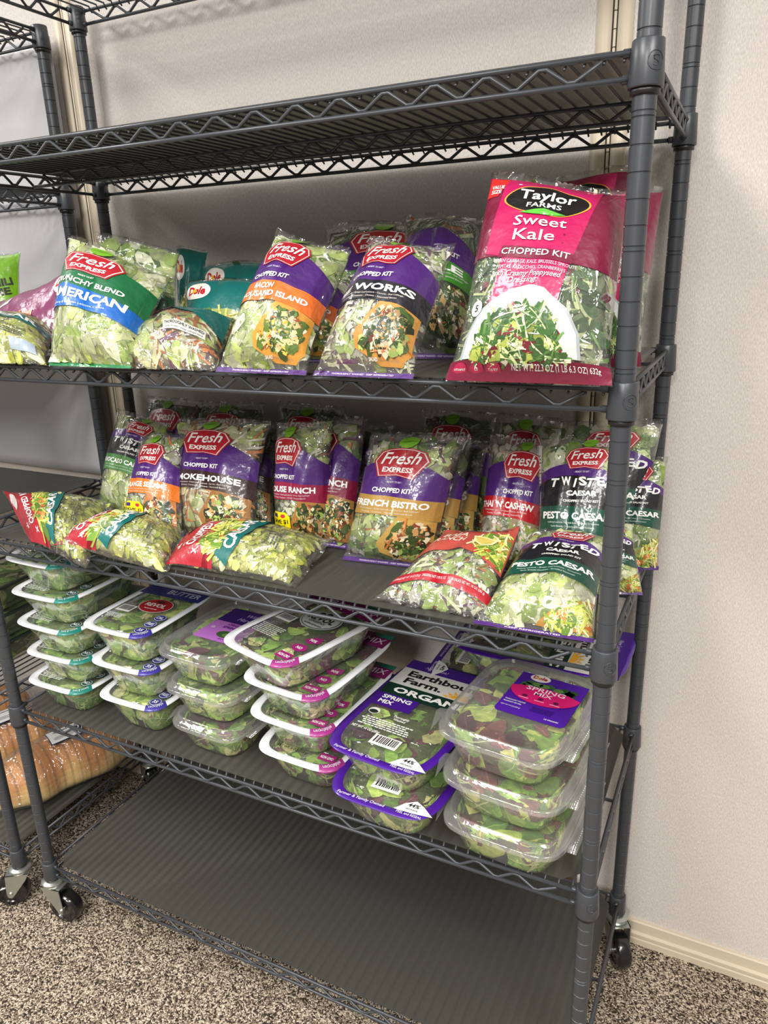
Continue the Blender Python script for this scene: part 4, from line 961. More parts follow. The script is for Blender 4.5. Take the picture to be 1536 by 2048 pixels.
LEAFPAL = {
 'spinach': [((141, 188, 81), 4), ((193, 230, 121), 3), ((106, 151, 61), 3), ((230, 240, 156), 1.5), ((240, 240, 186), 1)],
 'butter': [((166, 205, 89), 4), ((215, 240, 126), 3), ((121, 160, 69), 2), ((240, 240, 174), 2), ((131, 86, 77), 0.6)],
 'spring': [((156, 201, 89), 4), ((205, 240, 116), 3), ((111, 153, 67), 2), ((131, 77, 89), 1.6), ((240, 240, 160), 1.5), ((98, 61, 71), 1)],
 'redleaf': [((116, 69, 74), 3), ((151, 94, 86), 2), ((170, 213, 94), 3), ((218, 240, 121), 2), ((126, 166, 74), 2), ((240, 240, 131), 0.8)],
}
def leaves_in_tray(hx, hy, H, tx, ty, pal, seed, n_wall=150, n_top=70, size=0.042, stems=24):
    """leaf pieces pressed against the inside of a tapered tray: half sizes hx, hy at the rim, less tx, ty at the base"""
    rng = np.random.default_rng(seed); b = MB(); P5 = 5.0
    wts = np.array([p[1] for p in pal]); wts = wts / wts.sum()
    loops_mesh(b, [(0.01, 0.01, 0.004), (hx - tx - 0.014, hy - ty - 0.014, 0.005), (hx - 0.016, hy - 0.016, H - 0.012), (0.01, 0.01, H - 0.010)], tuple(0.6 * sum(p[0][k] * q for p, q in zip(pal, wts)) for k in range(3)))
    def clamp(V, m):
        f = np.clip(V[:, 2] / H, 0, 1); a = hx - tx * (1 - f) - m; c = hy - ty * (1 - f) - m
        nrm = (np.abs(V[:, 0] / a) ** P5 + np.abs(V[:, 1] / c) ** P5) ** (1 / P5); k = np.where(nrm > 1, 1 / np.maximum(nrm, 1e-6), 1)
        V[:, 0] *= k; V[:, 1] *= k; V[:, 2] = np.clip(V[:, 2], 0.0022, H - 0.003); return V
    g = np.array([(i, j) for j in range(3) for i in range(5)], float)
    F0 = [(j * 5 + i, j * 5 + i + 1, j * 5 + i + 6, j * 5 + i + 5) for j in range(2) for i in range(4)]
    for k in range(n_wall + n_top):
        c, _ = pal[rng.choice(len(pal), p=wts)]
        L = size * rng.uniform(0.6, 1.35); wd = L * rng.uniform(0.45, 0.75)
        if k < n_wall:
            i = rng.integers(NT); z = rng.uniform(0.004, H - 0.006); f = z / H
            pos = np.array([SQ[i][0] * (hx - tx * (1 - f) - 0.004), SQ[i][1] * (hy - ty * (1 - f) - 0.004), z])
            tan = SQ[(i + 1) % NT] - SQ[i - 1]; tan = np.array([tan[0] * hx, tan[1] * hy, 0]); tan /= np.linalg.norm(tan)
            nor = np.cross(tan, [0, 0, 1]); up = np.array([0, 0, 1.0])
        else:
            pos = np.array([rng.uniform(-1, 1) * (hx - 0.012), rng.uniform(-1, 1) * (hy - 0.012), H - rng.uniform(0.004, 0.010)])
            tan = np.array([1.0, 0, 0]); up = np.array([0, 1.0, 0]); nor = np.array([0, 0, 1.0])
        a = rng.uniform(0, 2 * PI); e1 = math.cos(a) * tan + math.sin(a) * up; e2 = -math.sin(a) * tan + math.cos(a) * up
        x = (g[:, 0] / 4 - 0.5) * L; tp = np.array([0.25, 0.85, 1.0, 0.8, 0.2])[g[:, 0].astype(int)]
        y = (g[:, 1] / 2 - 0.5) * wd * tp + rng.normal(0, 0.05 * wd, 15) + rng.uniform(-0.2, 0.2) * wd * (1 - (2 * x / L) ** 2)
        o = -rng.uniform(0.0, 0.007) + 0.0026 * np.abs(g[:, 1] - 1) * rng.uniform(-1, 1) + 0.0035 * rng.uniform(-1, 1) * (2 * x / L) ** 2
        V = pos + x[:, None] * e1 + y[:, None] * e2 + o[:, None] * nor
        m = rng.uniform(0.0022, 0.0055)
        j = rng.uniform(0.8, 1.15); cc = tuple(min(255, q * j) for q in c)
        lt = tuple(min(255, q * 1.22 + 14) for q in cc)
        b.add(clamp(V, m), F0, [cc] * 8)
        if k % 3 == 0:   # pale midrib
            r = V[5:10] + nor * 0.0006 * (1 if k >= n_wall else 1); wv = e2 * 0.0011
            b.add(clamp(np.concatenate([r - wv, r + wv]), m - 0.0006), [(q, q + 1, q + 6, q + 5) for q in range(4)], lt)
    for k in range(stems):
        i = rng.integers(NT); z = rng.uniform(0.01, H - 0.008); f = z / H
        p = np.array([SQ[i][0] * (hx - tx * (1 - f) - 0.003), SQ[i][1] * (hy - ty * (1 - f) - 0.003), z])
        tan = SQ[(i + 1) % NT] - SQ[i - 1]; tan = np.array([tan[0] * hx, tan[1] * hy, 0]); tan /= np.linalg.norm(tan)
        a = rng.uniform(0, PI); e = math.cos(a) * tan + math.sin(a) * np.array([0, 0, 1.0]); e2 = np.cross(np.cross(tan, [0, 0, 1]), e)
        s_ = np.linspace(-0.022, 0.022, 6); q = p + s_[:, None] * e + (rng.uniform(-12, 12) * s_ ** 2)[:, None] * e2
        b.add(clamp(np.concatenate([q - e2 * 0.0011, q + e2 * 0.0011]), 0.0016), [(t, t + 1, t + 7, t + 6) for t in range(5)], (206, 214, 150))
    return b

_meshcache = {}
def cached(key, build, material, name, parent):
    o = _cached(key, build, material, name, parent)
    if name == 'salad_leaves': o['kind'] = 'stuff'
    return o
def _cached(key, build, material, name, parent):
    """the first call builds the mesh; repeats share its data"""
    if key not in _meshcache: o = build().obj(name, material, parent); _meshcache[key] = o.data; return o
    o = bpy.data.objects.new(name, _meshcache[key]); C.objects.link(o); o.parent = parent; return o

def label_map(hx, hy, z):
    def S(u, v, off):
        u = np.asarray(u, float); return np.stack([(u - 0.5) * 2 * hx, (np.asarray(v) - 0.5) * 2 * hy, np.full_like(u, z) + off], -1)
    return S

def rim_tray(label, loc, rz, hx, hy, H, pal, seed, design, rimcol, tabcol, tabtext, key, group, tx=0.022, ty=0.026, tabside=1):
    r = thing('salad_tray', label, 'salad tray', loc, rz, group)
    def body():
        b = MB(); loops_mesh(b, [(hx, hy, H - 0.0005), (hx - 0.009, hy - 0.009, H - 0.001), (hx - 0.010, hy - 0.010, H - 0.006), (hx - 0.010 - tx * 0.5, hy - 0.010 - ty * 0.5, H * 0.5), (hx - 0.008 - tx, hy - 0.008 - ty, 0.006), (hx - 0.014 - tx, hy - 0.014 - ty, 0.0006)], None, False, True); return b
    cached((key, 'body'), body, PLASTIC, 'tray', r)
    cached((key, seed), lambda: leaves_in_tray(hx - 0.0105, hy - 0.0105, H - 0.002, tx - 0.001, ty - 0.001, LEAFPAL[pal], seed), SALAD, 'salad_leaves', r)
    rm = mat('rim_%d_%d_%d' % rimcol, rimcol, 0.32, coat=0.4)
    def rim():
        b = MB(); iw = 0.013
        loops_mesh(b, [(hx - 0.0005, hy - 0.0005, H - 0.002), (hx + 0.001, hy + 0.001, H - 0.0005), (hx + 0.0005, hy + 0.0005, H + 0.0006), (hx - iw, hy - iw, H + 0.0010), (hx - iw - 0.0008, hy - iw - 0.0008, H + 0.0002)]); return b
    cached((key, 'rim'), rim, rm, 'rim', r)
    if tabcol:
        def tab():
            b = MB(); a0 = 2 * PI * (0.875 - 0.075); a1 = 2 * PI * (0.875 + 0.055); m = 20
            V = []
            for t in np.linspace(a0, a1, m + 1):
                q = sq(t)
                for ins, zz in ((-0.0016, -0.0022), (-0.0014, 0.0009), (0.0135, 0.0014)): V.append((q[0] * (hx - ins) * tabside, q[1] * (hy - ins), H + zz))
            F = []
            for i in range(m):
                for k in range(2): F.append((i * 3 + k, i * 3 + k + 1, i * 3 + k + 4, i * 3 + k + 3))
            b.add(V, F, tabcol)
            if tabtext:
                Vt, Ft = text_geo(tabtext, 0.0, 0.2); x0 = Vt[:, 0].max(); pts = []
                for x, y in Vt:
                    t = a0 + (a1 - a0) * (0.12 + 0.76 * x / x0); q = sq(t); ins = 0.0105 - 0.0085 * y / 0.8
                    pts.append((q[0] * (hx - ins), q[1] * (hy - ins), H + 0.0021))
                b.add(pts, Ft, (232, 236, 240))
            return b
        cached((key, 'tab'), tab, PAPER, 'peel_tab', r)
    lid = MB(); lid_hx, lid_hy = hx - 0.0125, hy - 0.0125
    def lidm():
        b = MB(); loops_mesh(b, [(lid_hx, lid_hy, H), (lid_hx * 0.5, lid_hy * 0.5, H + 0.0002)], None, False, True); return b
    cached((key, 'lid'), lidm, FILM, 'lid_film', r)
    if design: design.build(label_map(hx - 0.002, hy - 0.002, H + 0.0004), r, PAPER)
    return r

def icon(d, x, y, rx, ry, col, t):
    d.ell('claim_icon', x, y, rx, ry, col, 2, 20); d.ell('claim_icon', x, y, rx * 0.88, ry * 0.88, (226, 226, 236), 3, 20); d.ell('claim_icon', x, y, rx * 0.80, ry * 0.80, col, 4, 20)
    d.text('claim_icon', t, x, y - ry * 0.35, ry * 0.7, (232, 232, 240), 5, maxw=rx * 1.2)

def lid_spinach():
    d = Design(1.45); g = (14, 92, 78)
    d.rect('printed_label', 0.05, 0.80, 0.95, 0.985, g, 2)
    icon(d, 0.84, 0.18, 0.075, 0.05, (16, 70, 58), 'NO'); icon(d, 0.84, 0.32, 0.075, 0.05, (16, 70, 58), 'GMO')
    d.lines('small_print', 0.30, 0.18, 0.4, 0.010, 4, (214, 220, 210), 2, 3)
    return d
def lid_butter():
    d = Design(1.4); nv = (42, 42, 118)
    d.rect('printed_label', 0.03, 0.74, 0.97, 0.99, nv, 2); d.text('title_print', 'BUTTER', 0.66, 0.80, 0.080, (196, 196, 222), 4, w=0.50, bold=0.02)
    d.ell('round_logo', 0.54, 0.55, 0.23, 0.13, (226, 214, 214), 3, 32); d.ell('round_logo', 0.54, 0.55, 0.22, 0.124, (160, 24, 34), 4, 32)
    d.text('round_logo', 'REVOL', 0.54, 0.525, 0.058, (238, 226, 222), 6, w=0.30, bold=0.03); d.lines('small_print', 0.54, 0.475, 0.24, 0.012, 1, (232, 214, 210), 6, 4)
    d.ell('round_logo', 0.54, 0.62, 0.06, 0.022, (60, 30, 20), 6, 14)
    d.barcode('barcode_print', 0.12, 0.36, 0.34, 0.48); d.lines('small_print', 0.24, 0.30, 0.30, 0.010, 4, (224, 226, 220), 2, 5)
    for i, (y, t) in enumerate(((0.13, '35'), (0.25, 'FREE'), (0.37, 'OIL'))): icon(d, 0.83, y, 0.085, 0.055, nv, t)
    return d
def lid_revol_spring():
    d = Design(1.45); mg = (150, 34, 110)
    d.rect('printed_label', 0.03, 0.80, 0.97, 0.99, (122, 22, 92), 2); d.text('printed_label', 'SPRING MIX', 0.56, 0.85, 0.07, (236, 206, 226), 4, w=0.74, bold=0.01); d.poly('printed_label', [(0.70, 0.99), (0.97, 0.99), (0.97, 0.93), (0.78, 0.94)], (18, 110, 92), 5)
    d.ell('round_logo', 0.55, 0.62, 0.24, 0.135, (186, 190, 186), 3, 32); d.ell('round_logo', 0.55, 0.62, 0.225, 0.127, (64, 72, 66), 4, 32); d.ell('round_logo', 0.55, 0.62, 0.215, 0.121, (186, 190, 186), 5, 32)
    d.text('round_logo', 'REVOL', 0.55, 0.60, 0.06, (28, 32, 28), 6, w=0.34, bold=0.04); d.text('round_logo', 'GREENS', 0.55, 0.565, 0.026, (28, 32, 28), 6, w=0.22, bold=0.02); d.text('round_logo', 'GROWING REVOLUTION', 0.55, 0.525, 0.018, (40, 44, 40), 6, w=0.24)
    for x, y in ((0.47, 0.69), (0.55, 0.705), (0.63, 0.69)): d.ell('round_logo', x, y, 0.035, 0.022, (30, 36, 30), 6, 14)
    d.ell('organic_seal', 0.21, 0.62, 0.07, 0.035, (40, 44, 40), 3, 20); d.text('organic_seal', 'USDA', 0.21, 0.61, 0.018, WHITE, 4, w=0.09)
    d.barcode('barcode_print', 0.11, 0.46, 0.32, 0.55); d.lines('small_print', 0.26, 0.36, 0.36, 0.010, 7, (206, 208, 196), 2, 6); d.text('small_print', 'NET WT. 4 OZ (113 g)', 0.40, 0.105, 0.022, (20, 24, 20), 3, w=0.36)
    d.rect('printed_label', 0.70, 0.10, 0.88, 0.17, mg, 2); d.text('printed_label', 'NON GMO', 0.79, 0.12, 0.026, WHITE, 3, w=0.14)
    d.ell('printed_label', 0.80, 0.26, 0.085, 0.045, mg, 2, 20); d.text('printed_label', 'NO', 0.80, 0.245, 0.028, WHITE, 3, w=0.07)
    d.poly('printed_label', [(0.72, 0.36), (0.80, 0.33), (0.90, 0.37), (0.88, 0.43), (0.78, 0.42)], mg, 2); d.text('printed_label', '90%', 0.81, 0.365, 0.028, WHITE, 3, w=0.09)
    return d
def lid_earthbound():
    d = Design(1.5); pu = (64, 20, 128)
    d.rect('printed_label', 0.02, 0.885, 0.98, 0.985, pu, 2); d.text('printed_label', 'New Look!', 0.34, 0.915, 0.026, (206, 196, 226), 4, w=0.24, bold=0, shear=0.2)
    d.rect('printed_label', 0.02, 0.69, 0.98, 0.885, (214, 214, 208), 2)
    d.text('printed_label', 'Earthbound', 0.52, 0.800, 0.058, (18, 18, 18), 4, w=0.80, bold=0.035); d.text('printed_label', 'Farm.', 0.34, 0.722, 0.056, (18, 18, 18), 4, w=0.40, bold=0.035)
    d.ell('printed_label', 0.74, 0.695, 0.10, 0.045, (236, 172, 44), 4, 16, 0, PI)
    for k in range(7):
        t = PI * (k + 0.5) / 7; c, s = math.cos(t), math.sin(t)
        d.poly('printed_label', [(0.74 + 0.11 * c - 0.02 * s, 0.695 + 0.05 * s + 0.010 * c), (0.74 + 0.175 * c, 0.695 + 0.085 * s), (0.74 + 0.11 * c + 0.02 * s, 0.695 + 0.05 * s - 0.010 * c)], (236, 172, 44), 4)
    d.rect('printed_label', 0.02, 0.575, 0.98, 0.69, (8, 46, 34), 3); d.text('printed_label', 'ORGANIC', 0.55, 0.607, 0.052, WHITE, 5, w=0.84, bold=0.04)
    d.rect('printed_label', 0.05, 0.45, 0.46, 0.575, pu, 3); d.text('printed_label', 'SPRING', 0.25, 0.525, 0.034, WHITE, 5, w=0.30, bold=0.03); d.text('printed_label', 'MIX', 0.18, 0.475, 0.034, WHITE, 5, w=0.15, bold=0.03)
    d.ell('organic_seal', 0.16, 0.39, 0.055, 0.030, (226, 226, 220), 3, 20); d.ell('organic_seal', 0.16, 0.382, 0.045, 0.018, (40, 44, 40), 4, 16); d.text('small_print', 'Thoroughly', 0.44, 0.385, 0.018, WHITE, 3, w=0.16); d.text('small_print', 'Washed', 0.44, 0.36, 0.018, WHITE, 3, w=0.12)
    d.lines('small_print', 0.36, 0.325, 0.52, 0.009, 5, WHITE, 3, 8); d.text('small_print', 'NET WT. 10 OZ (283g)', 0.24, 0.215, 0.020, WHITE, 3, w=0.28)
    d.barcode('barcode_print', 0.36, 0.13, 0.62, 0.215)
    d.poly('corner_flash', [(0.66, 0.032), (0.72, 0.09), (0.80, 0.125), (0.88, 0.10), (0.985, 0.05), (0.82, 0.036)], (228, 230, 228), 5); d.text('corner_flash', '44%', 0.80, 0.075, 0.026, (24, 24, 24), 6, w=0.10, shear=0.15); d.text('corner_flash', 'LESS PLASTIC', 0.80, 0.053, 0.009, (40, 40, 40), 6, w=0.11)
    d.text('rim_print', 'Farmer & Family Owned', 0.36, 0.016, 0.019, (222, 214, 236), 5, w=0.44, bold=0.01, shear=0.1); d.text('rim_print', 'PEEL and RESEAL', 0.80, 0.015, 0.017, (222, 214, 236), 5, w=0.22, bold=0.01)
    return d

TZ = 0.5577
GT = 'salad trays on the shelf above the empty bottom shelf'
SP = lid_spinach()
ORD = ['bottom', 'second from bottom', 'middle', 'second from top', 'top']
for k in range(5):
    rim_tray('white rimmed spinach tray with teal corner, %s of the leftmost stack of five' % ORD[k], (-1.066 + (0, 0.006, 0.004, 0.002, -0.004)[k], 0.125 + (0, 0.004, -0.002, 0.0, 0.006)[k], TZ + k * 0.0662), (0, 0.03, -0.02, 0.015, -0.02)[k],
             0.085, 0.122, 0.066, 'spinach', 100 + k, SP, (232, 234, 238), (22, 120, 108), 'peel & reseal', 'spin', GT)
BT = lid_butter()
for k in range(3):
    rim_tray('white rimmed butter lettuce tray with navy corner, %s of its stack of three' % ('bottom', 'middle', 'top')[k], (-0.874 - 0.006 * k, 0.122, TZ + k * 0.0745), (0.0, 0.02, 0.0)[k],
             0.083, 0.112, 0.074, 'butter', 110 + k, BT, (232, 234, 238), (56, 46, 140), 'recyclable', 'butt', GT)
RS = lid_revol_spring()
for k in range(4):
    rim_tray('white rimmed spring mix tray with magenta corner, %s of its stack of four' % ('bottom', 'second from bottom', 'second from top', 'top')[k], (-0.487 - (0, 0.010, 0.012, 0.027)[k], 0.128 - (0, 0, 0.004, 0.022)[k], TZ + k * 0.0662), (-0.04, -0.06, -0.10, -0.27)[k],
             0.088, 0.128, 0.066, 'spring', 120 + k, RS, (232, 234, 238), (150, 44, 122), 'recyclable', 'revs', GT)
EB = lid_earthbound()
rim_tray('purple rimmed organic spring mix tray at the bottom of its pair', (-0.312, 0.112, TZ), -0.03, 0.096, 0.155, 0.066, 'spring', 130, EB, (70, 24, 140), None, None, 'eb', GT)
rim_tray('purple rimmed organic spring mix tray on top of its pair, label showing a yellow sun', (-0.316, 0.128, TZ + 0.0668), -0.10, 0.096, 0.155, 0.066, 'spring', 131, EB, (70, 24, 140), None, None, 'eb', GT)

def clear_box(label, loc, rz, hx, hy, H, pal, seed, design, dh, key, group, perforated=False, card=None):
    """clear hinged box with a ridged lid dome"""
    r = thing('salad_box', label, 'salad box', loc, rz, group)
    tx, ty = 0.016, 0.018
    def body():
        b = MB(); loops_mesh(b, [(hx, hy, H - 0.001), (hx - 0.006, hy - 0.006, H - 0.002), (hx - 0.008, hy - 0.008, H - 0.010), (hx - 0.008 - tx * 0.5, hy - 0.008 - ty * 0.5, H * 0.5), (hx - 0.008 - tx, hy - 0.008 - ty, 0.006), (hx - 0.014 - tx, hy - 0.014 - ty, 0.0006)], None, False, True); return b
    cached((key, 'body'), body, PLASTIC, 'tray', r)
    def lid():
        b = MB(); Ld = dh
        loops_mesh(b, [(hx + 0.0008, hy + 0.0008, H - 0.006), (hx + 0.001, hy + 0.001, H + 0.001), (hx - 0.0015, hy - 0.0015, H + 0.0025), (hx - 0.003, hy - 0.003, H + 0.002), (hx - 0.0045, hy - 0.0045, H + Ld * 0.45), (hx - 0.0065, hy - 0.0065, H + Ld * 0.42),
                       (hx - 0.008, hy - 0.008, H + Ld * 0.95), (hx - 0.011, hy - 0.011, H + Ld), (hx - 0.014, hy - 0.014, H + Ld * 0.8), (hx * 0.4, hy * 0.4, H + Ld * 0.8)], None, False, True)
        # hinge flap and corner pull tab
        b.box(hx, hx + 0.013, -hy * 0.72, hy * 0.72, H - 0.0015, H - 0.0008)
        b.add([(-hx - 0.014, -hy * 0.55, H - 0.001), (-hx * 0.97, -hy * 0.97, H - 0.001), (-hx * 0.99, -hy * 0.45, H - 0.001), (-hx - 0.012, -hy * 0.48, H - 0.001)], [(0, 1, 2, 3)])
        return b
    cached((key, 'lid'), lid, PLASTIC, 'lid', r)
    if perforated:
        def dots():
            b = MB(); n = 34
            for i in range(n):
                y = -hy * 0.68 + i * hy * 1.36 / (n - 1); b.lathe([(0.0002, 0.0), (0.0009, 0.0), (0.0007, 0.0008), (0.0002, 0.001)], (hx + 0.0085, y, H - 0.0009), 8)
            return b
        cached((key, 'dots'), dots, mat('white_perforation', (226, 228, 226), 0.5), 'perforation', r)
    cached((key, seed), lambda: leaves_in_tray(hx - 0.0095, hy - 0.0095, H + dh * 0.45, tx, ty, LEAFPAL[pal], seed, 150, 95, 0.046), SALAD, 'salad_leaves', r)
    if card: card(r, H + dh * 0.8 + 0.0006)
    return r

def card_wild(r, z):
    d = Design(1.25)
    d.poly('printed_label', [(0.04, 0.0), (0.96, 0.0), (1, 0.04), (1, 0.56), (0, 0.56), (0, 0.04)], (182, 112, 196), 1); d.rect('printed_label', 0, 0.56, 1, 1, (52, 26, 108), 1)
    d.text('printed_label', 'Wild', 0.62, 0.80, 0.09, (196, 176, 226), 3, w=0.3, bold=0.0, shear=0.3); d.text('printed_label', 'Harvest', 0.62, 0.66, 0.09, (196, 176, 226), 3, w=0.46, bold=0.0, shear=0.3)
    d.text('printed_label', 'ORGANIC', 0.60, 0.47, 0.06, (92, 40, 130), 3, w=0.5, bold=0.03); d.text('printed_label', 'SPRING MIX', 0.60, 0.38, 0.06, (92, 40, 130), 3, w=0.56, bold=0.03)
    d.ell('printed_label', 0.58, 0.22, 0.20, 0.10, (58, 88, 48), 2, 14); d.ell('printed_label', 0.62, 0.20, 0.10, 0.05, (96, 132, 62), 3, 10); d.text('printed_label', 'NET WT 5 OZ', 0.7, 0.06, 0.03, (120, 60, 150), 3, w=0.3); d.ell('printed_label', 0.16, 0.34, 0.05, 0.035, (206, 166, 214), 3, 16)
    def S(u, v, off): u = np.asarray(u, float); return np.stack([-0.038 + u * 0.10, -0.050 + np.asarray(v) * 0.125, np.full_like(u, z) + off], -1)
    d.build(S, r, PAPER)
def card_dole(r, z):
    d = Design(1.15)
    pu = (74, 28, 150)
    d.poly('printed_label', [(0.05, 0), (0.95, 0), (1, 0.05), (1, 0.97), (0, 0.97), (0, 0.05)], pu, 1)
    d.ell('printed_label', 0.30, 0.90, 0.15, 0.085, (232, 226, 220), 2, 24); d.text('printed_label', 'Dole', 0.30, 0.87, 0.07, (170, 34, 48), 3, w=0.21, bold=0.04); d.ell('printed_label', 0.27, 0.895, 0.022, 0.02, (238, 178, 50), 4, 10)
    for i in range(16):
        t = i * 0.39; d.ell('printed_label', 0.50 + 0.34 * math.sin(t * 5.1), 0.70 + 0.06 * math.cos(t * 3.7), 0.08, 0.05, ((58, 98, 52), (40, 74, 40), (90, 128, 64))[i % 3], 3 + (i % 3), 7)
    d.poly('printed_label', [(0.0, 0.60)] + [(0.5 - 0.5 * math.cos(t), 0.60 - 0.30 * math.sin(t)) for t in np.linspace(0.1, PI - 0.1, 14)] + [(1.0, 0.60), (0.8, 0.66), (0.5, 0.68), (0.2, 0.66)], (206, 28, 108), 6)
    d.text('printed_label', 'SPRING', 0.5, 0.58, 0.085, (244, 226, 236), 7, w=0.56, bold=0.012); d.text('printed_label', 'MIX', 0.5, 0.49, 0.075, (244, 226, 236), 7, w=0.26, bold=0.012)
    for x in (0.27, 0.5, 0.72): d.ell('printed_label', x, 0.43, 0.04, 0.03, (92, 24, 60), 7, 10); d.rect('printed_label', x - 0.07, 0.375, x + 0.07, 0.385, (240, 206, 224), 7)
    d.text('printed_label', 'THOROUGHLY WASHED', 0.20, 0.27, 0.024, WHITE, 3, w=0.30, bold=0.01); d.text('printed_label', 'PRODUCT OF USA', 0.18, 0.22, 0.022, WHITE, 3, w=0.26); d.text('printed_label', 'NET WT 10 OZ (283 g)', 0.19, 0.14, 0.022, (206, 200, 226), 3, w=0.28)
    d.lines('printed_label', 0.62, 0.25, 0.34, 0.012, 5, (40, 14, 96), 3, 12); d.text('printed_label', 'US ORGANIC', 0.8, 0.07, 0.022, WHITE, 3, w=0.2)
    def S(u, v, off): u = np.asarray(u, float); return np.stack([-0.030 + u * 0.108, -0.040 + np.asarray(v) * 0.125, np.full_like(u, z) + off], -1)
    d.build(S, r, PAPER)
for k in range(3):
    clear_box('clear hinged box of greens, %s' % ('bottom of the clear stack left of the magenta cornered trays', 'middle of the clear stack left of the magenta cornered trays', 'with a pink and navy card on its lid')[k],
              (-0.692 - (0, 0.004, 0.010)[k], 0.122, TZ + 0.0725 * k), (-0.04, -0.03, -0.06)[k], 0.083, 0.112, 0.060, 'butter' if k == 1 else 'spring', 140 + k, None, 0.014, 'wild', GT, False, card_wild if k == 2 else None)
for k in range(3):
    clear_box('large clear box of red and green leaves, %s' % ('bottom of the rightmost stack', 'middle of the rightmost stack', 'purple spring mix card on the lid')[k],
              (-0.122 - (0, 0, 0.006)[k], 0.088 + 0.002 * k, TZ + 0.0745 * k), (-0.06, -0.08, -0.11)[k], 0.096, 0.120, 0.060, 'redleaf', 150 + k, None, 0.015, 'dole', GT, True, card_dole if k == 2 else None)
for k in range(3):
    rim_tray('purple rimmed organic tray turned sideways behind the rightmost clear stack, %s of three' % ('bottom', 'middle', 'top')[k], ((-0.215, -0.205, -0.155)[k], 0.332, TZ + 0.0668 * k), -PI / 2 + 0.05 - 0.03 * k, 0.094, 0.152, 0.066, 'spring', 160 + k, EB, (70, 24, 140), None, None, 'ebs', GT)

# ------------------------------------------------------------------ the bread
def bread_material():
    m, nt, N, L = nodes('baked_crust'); b = N['Principled BSDF']
    at = N.new('ShaderNodeAttribute'); at.attribute_name = 'Col'; tc = N.new('ShaderNodeTexCoord'); n = N.new('ShaderNodeTexNoise'); n.inputs['Scale'].default_value = 14; n.inputs['Detail'].default_value = 6
    L.new(tc.outputs['Object'], n.inputs['Vector']); mx = N.new('ShaderNodeMix'); mx.data_type = 'RGBA'; mx.blend_type = 'MULTIPLY'; mx.inputs['Factor'].default_value = 0.6
    r = ramp(N, [(0.3, (240, 208, 150)), (0.62, (255, 252, 236))]); L.new(n.outputs['Fac'], r.inputs['Fac']); L.new(at.outputs['Color'], mx.inputs['A']); L.new(r.outputs['Color'], mx.inputs['B']); L.new(mx.outputs['Result'], b.inputs['Base Color'])
    b.inputs['Roughness'].default_value = 0.55; bp = N.new('ShaderNodeBump'); bp.inputs['Strength'].default_value = 0.3; bp.inputs['Distance'].default_value = 0.01; L.new(n.outputs['Fac'], bp.inputs['Height']); L.new(bp.outputs['Normal'], b.inputs['Normal'])
    return m
CRUST = bread_material()
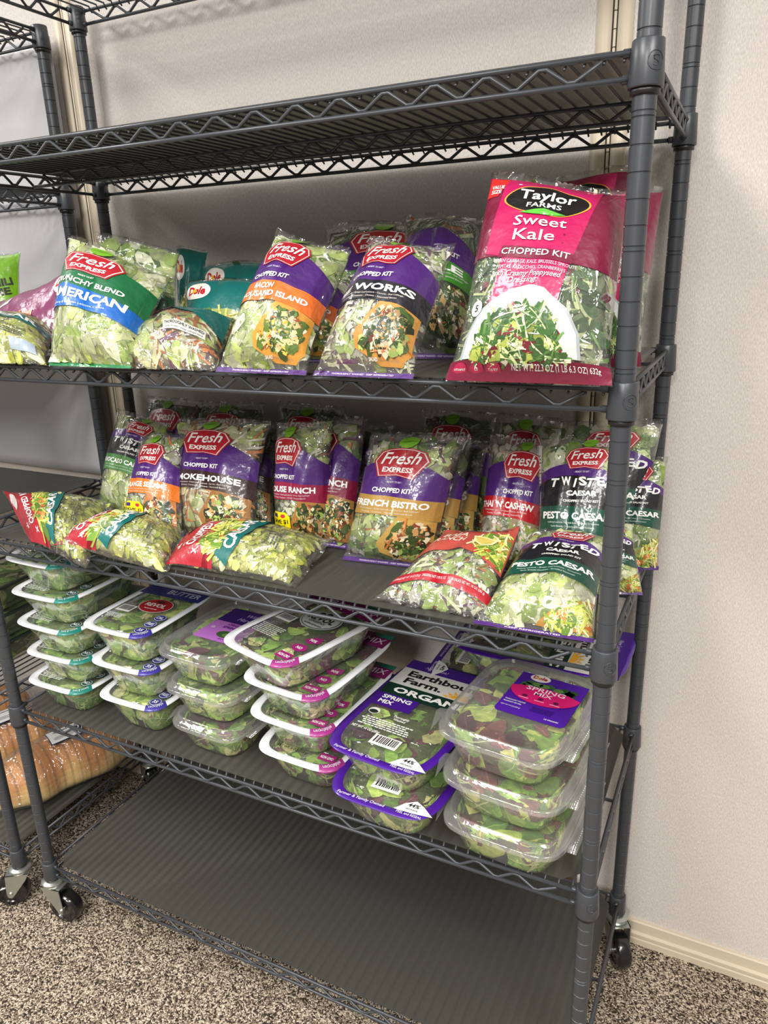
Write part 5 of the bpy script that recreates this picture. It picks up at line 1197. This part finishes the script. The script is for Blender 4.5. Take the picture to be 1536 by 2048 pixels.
def loaf(label, loc, rz, L, wd, H, seed):
    r = thing('bread_loaf', label, 'bread', loc, rz, 'bagged bread loaves on the other unit'); rng = np.random.default_rng(seed); ph = rng.uniform(0, 6, 6)
    def shape(k):
        nu, nv = 40, 68; V = []; F = []; cols = []
        for j in range(nv + 1):
            s = -1 + 2 * j / nv; pr = max(0.0, 1 - abs(s) ** 2.6) ** 0.5
            bump = 1 + 0.03 * math.sin(9 * s + ph[0]) + 0.02 * math.sin(15 * s + ph[1]) + 0.008 * math.cos(70 * s)
            for i in range(nu):
                t = 2 * PI * i / nu; c, sn = math.cos(t), math.sin(t)
                x = wd / 2 * math.copysign(abs(c) ** 0.8, c) * pr * bump * k; z = H * (0.36 + (0.64 if sn > 0 else 0.36) * math.copysign(abs(sn) ** 0.85, sn) * (bump if sn > 0 else 1)) * (0.35 + 0.65 * pr)
                V.append((x + 0.006 * math.sin(7 * s + ph[2]), s * L / 2 * (k * 0.5 + 0.5), max(z * (k if sn > 0 else 1) + 0.002, 0.0015)))
        for j in range(nv):
            for i in range(nu):
                q = (i + 1) % nu; F.append((j * nu + i, j * nu + q, (j + 1) * nu + q, (j + 1) * nu + i))
                h = math.sin(2 * PI * (i + 0.5) / nu) + 0.25 * math.sin(11 * j / nv * 2 + 3 * math.cos(2 * PI * i / nu) + ph[3])
                t = min(1, max(0, (h + 0.15) / 0.7)); a = np.array((240, 208, 138)) * (0.86 if j % 4 == 0 else 1.0); e = np.array((196, 132, 58)) * (0.8 if j % 4 == 0 else 1.0); cols.append(tuple(a * (1 - t) + e * t))
        F += [tuple(reversed(range(nu))), tuple(nv * nu + i for i in range(nu))]; cols += [(220, 180, 120)] * 2
        return V, F, cols
    b = MB(); V, F, cols = shape(1.0); b.add(V, F, cols); b.obj('crust', CRUST, r)
    b = MB(); V, F, _ = shape(1.08); b.add([(x, y * 1.05, z) for x, y, z in V], F); b.obj('film', FILM, r)
    d = Design(0.62); d.rect('price_label', 0, 0, 1, 1, (40, 44, 70), 1); d.rect('price_label', 0.03, 0.05, 0.92, 0.95, (214, 214, 214), 2); d.lines('price_label', 0.42, 0.66, 0.5, 0.08, 1, (70, 70, 76), 3, 9); d.lines('price_label', 0.45, 0.32, 0.7, 0.035, 3, (110, 110, 116), 3, 3); d.ell('price_label', 0.86, 0.5, 0.10, 0.2, (50, 54, 74), 3, 18); d.ell('price_label', 0.86, 0.5, 0.08, 0.15, (206, 206, 210), 4, 18); d.rect('price_label', 0.82, 0.42, 0.90, 0.58, (50, 54, 74), 5)
    def S(u, v, off):
        u = np.asarray(u, float); v = np.asarray(v, float); x = 0.035 - v * 0.052; y = -0.035 + u * 0.085
        z = H * (0.36 + 0.64 * np.clip(1 - (2 * x / wd) ** 2, 0, 1) ** 0.5) * 1.13 + 0.003
        return np.stack([x, y, z + off], -1)
    d.build(S, r, PAPER)
    return r
loaf('bagged golden loaf nearest the front left post, white label facing up', (-1.375, 0.235, 0.1475), math.radians(-21), 0.36, 0.16, 0.125, 3)
loaf('golden brown loaf in a clear bag, middle of the three loaves', (-1.572, 0.225, 0.1475), math.radians(-21), 0.36, 0.155, 0.135, 4)
loaf('golden brown loaf in a clear bag, farthest left and half out of the photo', (-1.772, 0.235, 0.1475), math.radians(-21), 0.36, 0.155, 0.15, 5)
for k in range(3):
    rim_tray('shaded green tray behind the front left post, %s of its stack' % ('bottom', 'middle', 'top')[k], (-1.405, 0.16 + 0.005 * k, 0.5535 + 0.0662 * k), 0.05 * k, 0.085, 0.122, 0.066, 'spinach', 100 + k, None, (40, 50, 44), None, None, 'spind', 'shaded trays on the other unit')  # rims coloured dark to stand in for the shade on this shelf
